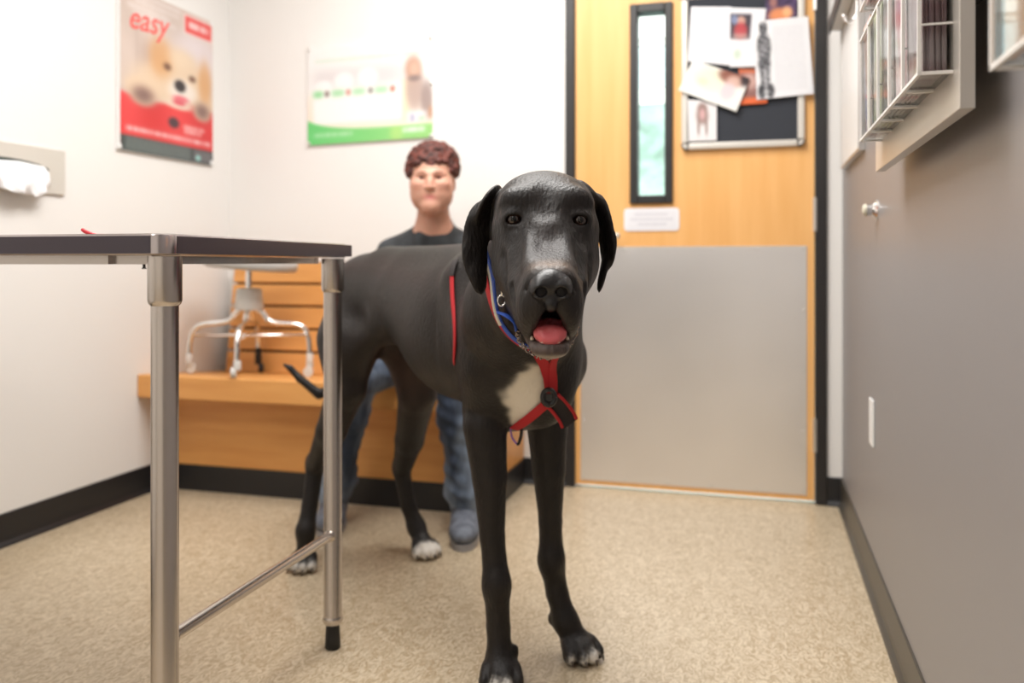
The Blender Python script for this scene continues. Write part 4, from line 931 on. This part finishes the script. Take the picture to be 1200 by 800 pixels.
# nose leather
nf_ = Field([axis([(HC - 0.045, HC + 0.045, 0.0012)]), axis([(1.15, 1.25, 0.0014)]), axis([(0.80, 0.895, 0.0012)])])
nf_.ell(H(0, 1.205, 0.8405), (0.0285, 0.026, 0.0225), None, 0.004)
for s in (-1, 1): nf_.ell(H(0.0165 * s, 1.200, 0.8335), (0.0140, 0.025, 0.0175), None, 0.008)
nf_.ell(H(0, 1.200, 0.814), (0.011, 0.018, 0.013), None, 0.008)
for s in (-1, 1):
    nf_.ell(H(0.0140 * s, 1.172, 0.8295), (0.0085, 0.028, 0.0075), None, 0.004, cut=True)
    nf_.cap(H(0.0185 * s, 1.175, 0.828), H(0.026 * s, 1.188, 0.823), 0.0026, 0.0018, 0.003, cut=True)
nf_.cap(H(0, 1.172, 0.842), H(0, 1.178, 0.810), 0.0010, 0.0012, 0.004, cut=True)
nv_, nq_ = nf_.mesh(); body('nose', relax(nv_, nq_, 1), nq_, M['nose'], dog, label='matt black nose with open nostrils')
# tongue
tf = Field([axis([(HC - 0.04, HC + 0.04, 0.0015)]), axis([(1.18, 1.32, 0.002)]), axis([(0.735, 0.80, 0.0015)])])
tf.chain([H(0, 1.295, 0.772), H(0, 1.25, 0.776), H(0, 1.222, 0.770), H(0, 1.211, 0.760)], [0.016, 0.0135, 0.012, 0.008], 0.004)
for s in (-1, 1): tf.chain([H(0.010 * s, 1.29, 0.774), H(0.0145 * s, 1.245, 0.775), H(0.0125 * s, 1.220, 0.769), H(0.009 * s, 1.212, 0.762)], [0.0125, 0.0115, 0.010, 0.0075], 0.006)
tf.cap(H(0, 1.28, 0.7895), H(0, 1.222, 0.7830), 0.0015, 0.0008, 0.006, cut=True)
tv, tq = tf.mesh(); body('tongue', relax(tv, tq, 1), tq, M['tongue'], dog, label='wet pink tongue')
# lower teeth and gum rim
for s in (-1, 1):
    for k, (dx, d, h) in enumerate([(0.0255, 1.232, 0.006), (0.0265, 1.243, 0.004), (0.0275, 1.254, 0.004), (0.004, 1.2075, 0.0035), (0.011, 1.2085, 0.004)]):
        bm = bmesh.new(); a = Vector(W(*H(dx * s, d, 0.7590 if k < 3 else 0.757))); tube(bm, [a, a + Vector((0, 0, h * 0.6)), a + Vector((0, 0, h))], [0.0028, 0.0023, 0.0009], 8); bmesh_obj('tooth', bm, M['teeth'], dog, True)
# eyes
for e in EYES:
    p = Vector(W(*e)) ; fwd_ = Vector(W(0, -1, 0)); p = p + fwd_ * 0.0015
    bm = bmesh.new(); ball(bm, p, 0.0140, 20); eo = bmesh_obj('eye', bm, M['dog_eye'], dog, True, label='dark brown eye')
    bm = bmesh.new(); lathe(bm, p + fwd_ * 0.0131, [(0.0048, 0), (0.0040, 0.0009), (0.001, 0.00115)], 18, fwd_); bmesh_obj('pupil', bm, M['black'], eo, True)

# straps laid on the coat
bvh = BVHTree.FromPolygons([Vector(p) for p in Vd], [tuple(map(int, q)) for q in Qd])
def strap(name, pts, width, m, parent, off=0.003, thick=0.002, label=None, n=48, snap=True, ray=False):
    path = smooth_path([W(*p) for p in pts], n); L = []; N = []
    eye = Vector((0, 0, EYE))
    for p in path:
        if ray: loc, nr, _, dist = bvh.ray_cast(eye, (p - eye).normalized()); dist = 0 if loc else None
        else: loc, nr, _, dist = bvh.find_nearest(p)
        if snap and dist is not None and dist < 0.06: L.append(loc + nr * off); N.append(nr)
        else: L.append(p); N.append(nr if nr else Vector((0, -1, 0)))
    for _ in range(3):
        L = [L[0]] + [(L[i - 1] + L[i] * 2 + L[i + 1]) / 4 for i in range(1, len(L) - 1)] + [L[-1]]; N = [N[0]] + [(N[i - 1] + N[i] * 2 + N[i + 1]).normalized() for i in range(1, len(N) - 1)] + [N[-1]]
    bm = bmesh.new(); rg = []
    for i, p in enumerate(L):
        t = (L[min(i + 1, len(L) - 1)] - L[max(i - 1, 0)]).normalized(); nn = (N[i] - t * N[i].dot(t)).normalized(); w = t.cross(nn)
        rg.append([bm.verts.new(p + w * a * width / 2 + nn * b * thick) for a, b in ((-1, 0), (1, 0), (1, 1), (0.5, 1.25), (-0.5, 1.25), (-1, 1))])
    for a, b in zip(rg, rg[1:]):
        for k in range(6): bm.faces.new((a[k], a[(k + 1) % 6], b[(k + 1) % 6], b[k]))
    bm.faces.new(rg[0]); bm.faces.new(rg[-1][::-1])
    o = bmesh_obj(name, bm, m, parent, True, label, auto=True)
    return o, L
hs, _ = strap('harness', [P(597, 262, 1.60), P(584, 288, 1.56), P(576, 312, 1.545), P(577, 340, 1.53), P(586, 365, 1.52), P(601, 385, 1.52), P(620, 405, 1.54), P(640, 425, 1.58), P(648, 440, 1.62)], 0.020, M['red_web'], dog, label='red webbing dog harness')
strap('strap', [P(634, 424, 1.60), P(641, 436, 1.63), P(645, 450, 1.66), P(643, 463, 1.70)], 0.020, M['red_web'], hs, off=0.004)
strap('strap', [P(658, 420, 1.62), P(655, 440, 1.64), P(648, 463, 1.69)], 0.016, M['red_web'], hs, off=0.006)
strap('strap', [P(640, 470, 1.71), P(628, 482, 1.72), P(612, 496, 1.75), P(602, 505, 1.78)], 0.019, M['red_web'], hs, off=0.004)
s1, _ = strap('strap', [P(645, 466, 1.69), P(654, 475, 1.70), P(664, 487, 1.71), P(669, 496, 1.715)], 0.034, M['black_web'], hs, off=0.005, label='black strap end with red edges', snap=False)
for sgn in (-1, 1):
    strap('piping', [P(645 + 8 * sgn, 466 - 5 * sgn, 1.685), P(654 + 8 * sgn, 475 - 5 * sgn, 1.695), P(663 + 8 * sgn, 487 - 5 * sgn, 1.703), P(666.5 + 8 * sgn, 495 - 5 * sgn, 1.71)], 0.006, M['red_web'], s1, off=0.004, snap=False, thick=0.004)
strap('strap', [P(532, 310, 1.96), P(530.5, 322, 1.93), P(531, 345, 1.92), P(533, 372, 1.90), P(534, 398, 1.88), P(533, 425, 1.86)], 0.011, M['red_web'], hs, off=0.0015, label='thin red girth strap', ray=True)
strap('strap', [P(535, 306, 1.95), P(532, 314, 1.93), P(530, 324, 1.93)], 0.016, M['black_web'], hs, off=0.003, ray=True)
bm = bmesh.new(); c = W(*P(643, 465, 1.665))
a1, a2 = Vector(W(1, 0, 0)) * 1.0, Vector((0, 0, 1))
ringp = [c + a1 * 0.012 * math.cos(t) + a2 * 0.015 * math.sin(t) + Vector(W(0, -0.004, 0)) for t in [2 * math.pi * k / 20 for k in range(21)]]
tube(bm, ringp, 0.0052, 8); tube(bm, [c - a1 * 0.015, c + a1 * 0.015], 0.005, 8); box(bm, c - Vector((.009, .006, .007)), c + Vector((.009, .006, .007)))
bmesh_obj('buckle', bm, M['buckle'], hs, label='black plastic buckle', auto=True)
# collar: blue webbing with cream strap and ring, dark chain below the jaw
co, _ = strap('collar', [P(575, 284, 1.515), P(580, 302, 1.50), P(588, 325, 1.49), P(595, 350, 1.485), P(604, 376, 1.49), P(616, 396, 1.50), P(640, 412, 1.52)], 0.017, M['blue_web'], dog, off=0.010, label='blue webbing dog collar')
strap('strap', [P(574, 280, 1.500), P(580, 302, 1.485), P(585, 325, 1.475), P(592, 348, 1.47), P(601, 372, 1.475)], 0.0125, M['cream'], co, off=0.017, label='cream strap')
bm = bmesh.new(); c = W(*P(588, 352, 1.455)); tube(bm, [c + Vector(W(0.0065 * math.cos(t), 0, 0.009 * math.sin(t))) for t in [2 * math.pi * k / 16 for k in range(17)]], 0.002, 8)
tube(bm, [c + Vector((0, 0, .008)), c + Vector(W(0.004, 0, 0.045))], 0.003, 8); bmesh_obj('ring', bm, M['chrome'], co, True)
bm = bmesh.new(); tube(bm, smooth_path([W(*P(582, 366, 1.47)), W(*P(590, 368, 1.455)), W(*P(602, 376, 1.45)), W(*P(605, 386, 1.46))], 10), [0.002, 0.006, 0.010, 0.012, 0.011, 0.009, 0.008, 0.007, 0.005, 0.003][:10] if False else 0.007, 8, flat=0.3)
bmesh_obj('tag', bm, M['blue_web'], co, True, label='blue tag')
base = None; pth = smooth_path([P(610, 382, 1.47), P(607, 393, 1.47), P(611, 403, 1.47), P(619, 410, 1.47), P(634, 418, 1.47), P(650, 417, 1.47), P(664, 406, 1.47), P(673, 394, 1.47), P(677, 378, 1.47)], 34)
for i, p in enumerate(pth):
    q = Vector(W(*p))
    loc, nr, _, _d = bvh.find_nearest(q); q = q if _d and (q - loc).dot(nr) > 0 else loc + nr * 0.003
    if base is None:
        bm = bmesh.new(); tube(bm, [Vector((0.0042 * math.cos(t), 0.0042 * math.sin(t), 0)) for t in [2 * math.pi * k / 10 for k in range(11)]], 0.0014, 6, cap=False)
        for v in bm.verts: v.co += q
        base = bmesh_obj('chain_link', bm, M['chain'], co, True, label='dark metal chain link'); q0 = q; base.data.transform(Matrix.Translation(-(q - ORG[dog.name]))); base.location = q - ORG[dog.name]
    else:
        o = base.copy(); C.objects.link(o); o.location = q - ORG[dog.name]; o.rotation_euler = (1.3 * i, 0.9 * i, 0.7 * i)
bm = bmesh.new(); tube(bm, smooth_path([W(*P(598, 500, 1.79)), W(*P(600, 512, 1.79)), W(*P(606, 520, 1.785)), W(*P(609, 519, 1.785))], 14), 0.0022, 6)
bmesh_obj('cord', bm, M['purple'], hs, True, label='purple cord loop')
bm = bmesh.new(); tube(bm, smooth_path([W(*P(611, 494, 1.79)), W(*P(611, 508, 1.785)), W(*P(608, 519, 1.785)), W(*P(605.5, 520.5, 1.785))], 10), 0.0035, 6)
bmesh_obj('cord', bm, M['black_web'], hs, True, label='black cord end')

# ================================================================== THE MAN
hx = axis([(-0.56, -0.385, 0.010), (-0.385, -0.18, 0.0035), (-0.18, 0.0, 0.010)])
def manfield(big=True):
    return Field([axis([(-0.76, -0.385, 0.008), (-0.385, -0.175, 0.0035), (-0.175, 0.02, 0.008)]), axis([(2.50, 2.87, 0.008), (2.87, 3.12, 0.004), (3.12, 3.36, 0.008)]), axis([(-0.002, 1.00, 0.008), (1.00, 1.34, 0.0033)])])
J = dict(pel=(-0.270, 3.100, 0.570), wst=(-0.272, 3.115, 0.66), chs=(-0.276, 3.095, 0.80), upc=(-0.278, 3.080, 0.905), nck=(-0.279, 3.040, 0.985), hdb=(-0.279, 3.015, 1.06),
         shL=(-0.428, 3.075, 0.888), elL=(-0.485, 3.060, 0.690), wrL=(-0.385, 2.960, 0.650),
         shR=(-0.130, 3.075, 0.888), elR=(-0.075, 3.050, 0.690), wrR=(-0.175, 2.940, 0.645),
         hpL=(-0.355, 3.085, 0.552), knL=(-0.508, 2.745, 0.497), anL=(-0.598, 2.865, 0.075), toL=(-0.588, 2.735, 0.03),
         hpR=(-0.185, 3.085, 0.552), knR=(-0.185, 2.735, 0.505), anR=(-0.150, 2.750, 0.075), toR=(-0.148, 2.620, 0.03))
J = {k: np.array(v) for k, v in J.items()}
def torso(f, o=0.0):
    f.ell(J['pel'], (0.150 + o, 0.110 + o, 0.095 + o), None, 0.02); f.ell(J['wst'], (0.135 + o, 0.095 + o, 0.13 + o), None, 0.05)
    f.ell(J['chs'], (0.152 + o, 0.108 + o, 0.14 + o), None, 0.05); f.ell(J['upc'], (0.148 + o, 0.090 + o, 0.075 + o), None, 0.05)
    for s in 'LR':
        f.cap(J['nck'] + np.array((0, 0.02, -0.005)), J['sh' + s], 0.040 + o * .6, 0.048 + o, 0.04)
def arms(f, o=0.0, upto=1.0):
    for s in 'LR':
        a, b, c = J['sh' + s], J['el' + s], J['wr' + s]; e = a + (b - a) * upto
        f.cap(a, e, 0.050 + o, 0.050 + (0.040 - 0.050) * upto + o, 0.03)
        if upto >= 1: f.cap(b, c, 0.040 + o, 0.026 + o, 0.02)
def hand(f, s):
    w = J['wr' + s]; fd = np.array((0.03 if s == 'L' else -0.03, -0.95, -0.14)); fd /= np.linalg.norm(fd); lat = np.cross(fd, (0, 0, 1)); lat /= np.linalg.norm(lat); dn = np.cross(lat, fd); dn = dn if dn[2] < 0 else -dn
    f.box(w + fd * 0.045, (0.042, 0.040, 0.014), np.stack([lat, fd, dn]), 0.012, 0.02)
    for k, (q, L1) in enumerate([(-1.5, .060), (-0.5, .078), (0.5, .084), (1.5, .074)]):
        sg_ = 1 if s == 'L' else -1; a = w + fd * 0.082 + lat * q * 0.0205 * sg_; b = a + fd * L1 * .5 + dn * .012; c = b + fd * L1 * .35 + dn * .026
        f.chain([a - fd * .02, a, b, c], [.009, .0095, .0085, .0072], 0.004)
    sg_ = 1 if s == 'L' else -1; a = w + fd * 0.025 + lat * 0.036 * sg_; f.chain([a, a + fd * .03 + lat * .022 * sg_, a + fd * .062 + lat * .026 * sg_ + dn * .01], [.013, .0105, .0085], 0.008)
def legs(f, o=0.0, upto=1.0):
    for s in 'LR':
        h, k_, a = J['hp' + s], J['kn' + s], J['an' + s]
        f.cap(h, k_, 0.082 + o, 0.056 + o, 0.03); m_ = k_ + (a - k_) * 0.30
        f.chain([k_, m_, k_ + (a - k_) * upto], [0.054 + o, 0.052 + o, (0.052 + (0.033 - 0.052) * (upto - .3) / .7) + o], 0.02)
FC = np.array((-0.279, 2.985, 1.152))
def E(x, y, z): return FC + np.array((x, y, z))                  # y negative = towards the camera
mf = manfield(); torso(mf); arms(mf); hand(mf, 'L'); hand(mf, 'R'); legs(mf)
for s in 'LR': mf.chain([J['an' + s], J['an' + s] + (0, -.01, -.03), J['to' + s]], [0.034, 0.036, 0.028], 0.02)
mf.chain([J['upc'] + (0, 0, 0.04), J['nck'], J['hdb'] + (0, 0.012, 0)], [0.075, 0.060, 0.056], 0.03)
mf.ell(E(0, 0.020, 0.040), (0.0745, 0.093, 0.088), None, 0.02)                # cranium
mf.ell(E(0, -0.018, -0.022), (0.0675, 0.070, 0.082), None, 0.03)
for s in (-1, 1): mf.ell(E(0.038 * s, -0.034, -0.045), (0.026, 0.030, 0.040), None, 0.04)
mf.ell(E(0, -0.062, -0.052), (0.026, 0.020, 0.022), None, 0.02)               # face
mf.cap(E(-0.042, 0.0, -0.055), E(0, -0.060, -0.092), 0.020, 0.018, 0.03); mf.cap(E(0.042, 0.0, -0.055), E(0, -0.060, -0.092), 0.020, 0.018, 0.03)
mf.ell(E(0, -0.068, -0.088), (0.020, 0.017, 0.015), None, 0.02)               # chin
for s in (-1, 1):
    mf.ell(E(0.040 * s, -0.062, -0.012), (0.022, 0.020, 0.016), None, 0.02)   # cheek bones
    mf.ell(E(0.030 * s, -0.090, 0.009), (0.018, 0.018, 0.009), None, 0.010, cut=True)   # sockets
    mf.cap(E(0.014 * s, -0.083, 0.024), E(0.046 * s, -0.068, 0.023), 0.006, 0.005, 0.012)     # brow ridge
    mf.ell(E(0.030 * s, -0.0625, 0.0080), (0.0145, 0.014, 0.011), None, 0.003)             # lids
    mf.ell(E(0.030 * s, -0.078, 0.0075), (0.0115, 0.012, 0.0036), None, 0.002, cut=True)
    mf.ell(E(0.011 * s, -0.090, -0.025), (0.0080, 0.009, 0.006), None, 0.005)
    mf.ell(E(0.075 * s, 0.012, -0.004), (0.007, 0.016, 0.028), None, 0.006)                 # ears
    mf.ell(E(0.082 * s, 0.004, 0.0), (0.004, 0.008, 0.016), None, 0.004, cut=True)
mf.chain([E(0, -0.078, 0.022), E(0, -0.090, -0.006), E(0, -0.096, -0.024)], [0.008, 0.0085, 0.0095], 0.012)     # nose
mf.cap(E(-0.020, -0.080, -0.0545), E(0.020, -0.080, -0.0545), 0.0046, 0.0046, 0.006); mf.cap(E(-0.015, -0.080, -0.0635), E(0.015, -0.080, -0.0635), 0.0055, 0.0055, 0.005)
mf.cap(E(-0.022, -0.087, -0.059), E(0.022, -0.087, -0.059), 0.0012, 0.0012, 0.002, cut=True)
V, Q = mf.mesh(); V = relax(V, Q, 1)
col = np.tile(np.array((0.62, 0.33, 0.235)), (len(V), 1)); nf = hnoise(V, 60, 5); col *= (1 + 0.03 * nf)[:, None]
def g3(c, r): return np.exp(-(((V - c) / np.array(r)) ** 2).sum(1))
mix(g3(E(0, -0.09, -0.059), (0.022, 0.03, 0.009)) * 0.9, (0.60, 0.17, 0.16)); mix(g3(E(0, -0.1, -0.022), (0.014, 0.03, 0.014)) * 0.2, (0.62, 0.24, 0.18))
for s in (-1, 1): mix(g3(E(0.042 * s, -0.06, -0.022), (0.020, 0.04, 0.018)) * 0.4, (0.66, 0.28, 0.21)); mix(g3(E(0.03 * s, -0.07, 0.010), (0.018, 0.03, 0.010)) * 0.5, (0.36, 0.17, 0.13))
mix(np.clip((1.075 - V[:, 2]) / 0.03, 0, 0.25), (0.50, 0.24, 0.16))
man = thing('person', 'seated man with curly auburn hair in dark t-shirt and blue jeans behind the dog', 'person', W(-0.27, 3.05, 0))
body('body', V, Q, M['skin'], man, np.clip(col, 0, 1))
# eyes and brows
for s in (-1, 1):
    bm = bmesh.new(); p = Vector(W(*E(0.030 * s, -0.0615, 0.0075))); ball(bm, p, 0.0128, 14); eo = bmesh_obj('eye', bm, M['eye_white'], man, True)
    bm = bmesh.new(); lathe(bm, p + Vector(W(0, -0.0118, 0)), [(0.0060, 0), (0.0045, 0.0012), (0.001, 0.0015)], 14, Vector(W(0, -1, 0))); bmesh_obj('iris', bm, mat('brown_iris', (0.05, 0.025, 0.015), 0.1), eo, True)
    bm = bmesh.new(); tube(bm, [W(*E(x * s, y, z)) for x, y, z in ((0.013, -0.0885, 0.0255), (0.026, -0.0835, 0.0285), (0.040, -0.0755, 0.0280), (0.050, -0.067, 0.0235))], [0.0012, 0.0024, 0.0022, 0.001], 8, flat=0.8); bmesh_obj('eyebrow', bm, M['hair'], man, True)
# curly hair
hf = Field([axis([(-0.39, -0.17, 0.0036)]), axis([(2.87, 3.12, 0.0045)]), axis([(1.08, 1.33, 0.0036)])])
hf.ell(E(0, 0.030, 0.054), (0.0835, 0.093, 0.083), None, 0.01)
hf.box(E(0, -0.11, -0.010), (0.060, 0.10, 0.082), None, 0.03, 0.012, cut=True)
hf.box(E(0, -0.02, -0.075), (0.10, 0.16, 0.075), None, 0.02, 0.012, cut=True)
r = np.random.RandomState(3)
for i in range(760):
    t = r.uniform(0, 2 * np.pi); ph = np.arccos(r.uniform(-0.35, 1)); n_ = np.array((np.sin(ph) * np.cos(t), np.sin(ph) * np.sin(t), np.cos(ph)))
    p = n_ * np.array((0.0835, 0.090, 0.083)) * r.uniform(0.97, 1.07) + np.array((0, 0.028, 0.054))
    if p[1] < -0.03 and p[2] < 0.056: continue
    if p[2] < -0.012 and p[1] < 0.02: continue
    if abs(p[0]) < 0.06 and p[1] < -0.015 and p[2] < 0.05: continue
    rr_ = r.uniform(0.008, 0.015); hf.ell(E(*p), (rr_, rr_, rr_ * 0.9), None, 0.003)
for q in range(14):
    x_ = -0.052 + 0.008 * q; hf.ell(E(x_, -0.063 + 9 * x_ * x_, 0.073 + 0.005 * math.sin(5 * q)), (0.012, 0.012, 0.011), None, 0.003)
V, Q = hf.mesh(); body('hair', V, Q, M['hair'], man)
# t-shirt
sf = manfield(); torso(sf, 0.012); arms(sf, 0.016, 0.62); sf.cap(J['nck'] + (0, 0.005, -0.03), J['nck'] + (0, 0.010, 0.022), 0.072, 0.066, 0.02)
sf.ell(J['nck'] + (0, -0.040, 0.062), (0.070, 0.100, 0.066), None, 0.004, cut=True); sf.box(J['nck'] + (0, 0, 0.115), (0.12, 0.12, 0.07), None, 0.01, 0.004, cut=True); sf.box((-0.27, 3.1, 0.44), (0.4, 0.4, 0.12), None, 0.01, 0.004, cut=True)
V, Q = sf.mesh(); V = relax(V, Q, 2); V = V + 0.003 * hnoise(V, 28, 8)[:, None] * np.array((1, 1, 0.3)); body('t_shirt', V, Q, M['shirt'], man, label='charcoal crew neck t-shirt')
# jeans
jf = manfield(); legs(jf, 0.012, 0.90); jf.ell(J['pel'] + (0, 0, -.005), (0.160, 0.118, 0.090), None, 0.03)
for s in 'LR': jf.cap(J['kn' + s] + (J['an' + s] - J['kn' + s]) * .6, J['kn' + s] + (J['an' + s] - J['kn' + s]) * 0.93, 0.052, 0.056, 0.02); jf.ell(J['kn' + s] + (J['an' + s] - J['kn' + s]) * .86, (0.062, 0.062, 0.02), None, 0.02)
V, Q = jf.mesh(); V = relax(V, Q, 2); V = V + 0.0045 * hnoise(V * np.array((1, 1, 1.5)), 26, 6)[:, None] * np.array((1, 1, 0.2)); body('jeans', V, Q, M['jeans'], man, label='faded blue jeans')
# shoes
for s in 'LR':
    a, t = J['an' + s], J['to' + s]; f2 = (t - a) * np.array((1, 1, 0)); f2 /= np.linalg.norm(f2); l2 = np.array((-f2[1], f2[0], 0)); up = np.array((0, 0, 1.0)); Rf = np.stack([f2, l2, up])
    shf = Field([axis([(a[0] - 0.16, a[0] + 0.16, 0.004)]), axis([(a[1] - 0.26, a[1] + 0.14, 0.004)]), axis([(-0.004, 0.16, 0.004)])])
    g = a * np.array((1, 1, 0))
    shf.ell(g + f2 * 0.02 + up * 0.055, (0.075, 0.044, 0.042), Rf, 0.01); shf.ell(g + f2 * 0.10 + up * 0.038, (0.085, 0.048, 0.034), Rf, 0.03); shf.cap(g + up * .06, g + up * .105, 0.042, 0.045, 0.02); shf.cap(g - f2 * .03 + up * .03, g - f2 * .03 + up * .06, 0.03, 0.03, 0.03)
    shf.box(g + f2 * 0.06 + up * -0.02, (0.2, 0.2, 0.032), Rf, 0.004, 0.004, cut=True)
    V, Q = shf.mesh(); so = body('shoe', relax(V, Q, 1), Q, M['shoe'], man, label='grey canvas shoe')
    bm = bmesh.new(); pr = []
    for k in range(32):
        an = 2 * math.pi * k / 32; w_ = 0.047 if math.cos(an) > -0.2 else 0.040; pr.append(g + f2 * (0.055 + 0.130 * math.cos(an)) + l2 * w_ * math.sin(an) * (1 if abs(math.cos(an)) < .8 else 1.1))
    rg = [[bm.verts.new(W(p[0], p[1], z)) for p in pr] for z in (0.0005, 0.020)]
    for k in range(32): bm.faces.new((rg[0][k], rg[0][(k + 1) % 32], rg[1][(k + 1) % 32], rg[1][k]))
    bm.faces.new(rg[0][::-1]); bm.faces.new(rg[1]); bmesh_obj('sole', bm, M['sole'], so, auto=True)
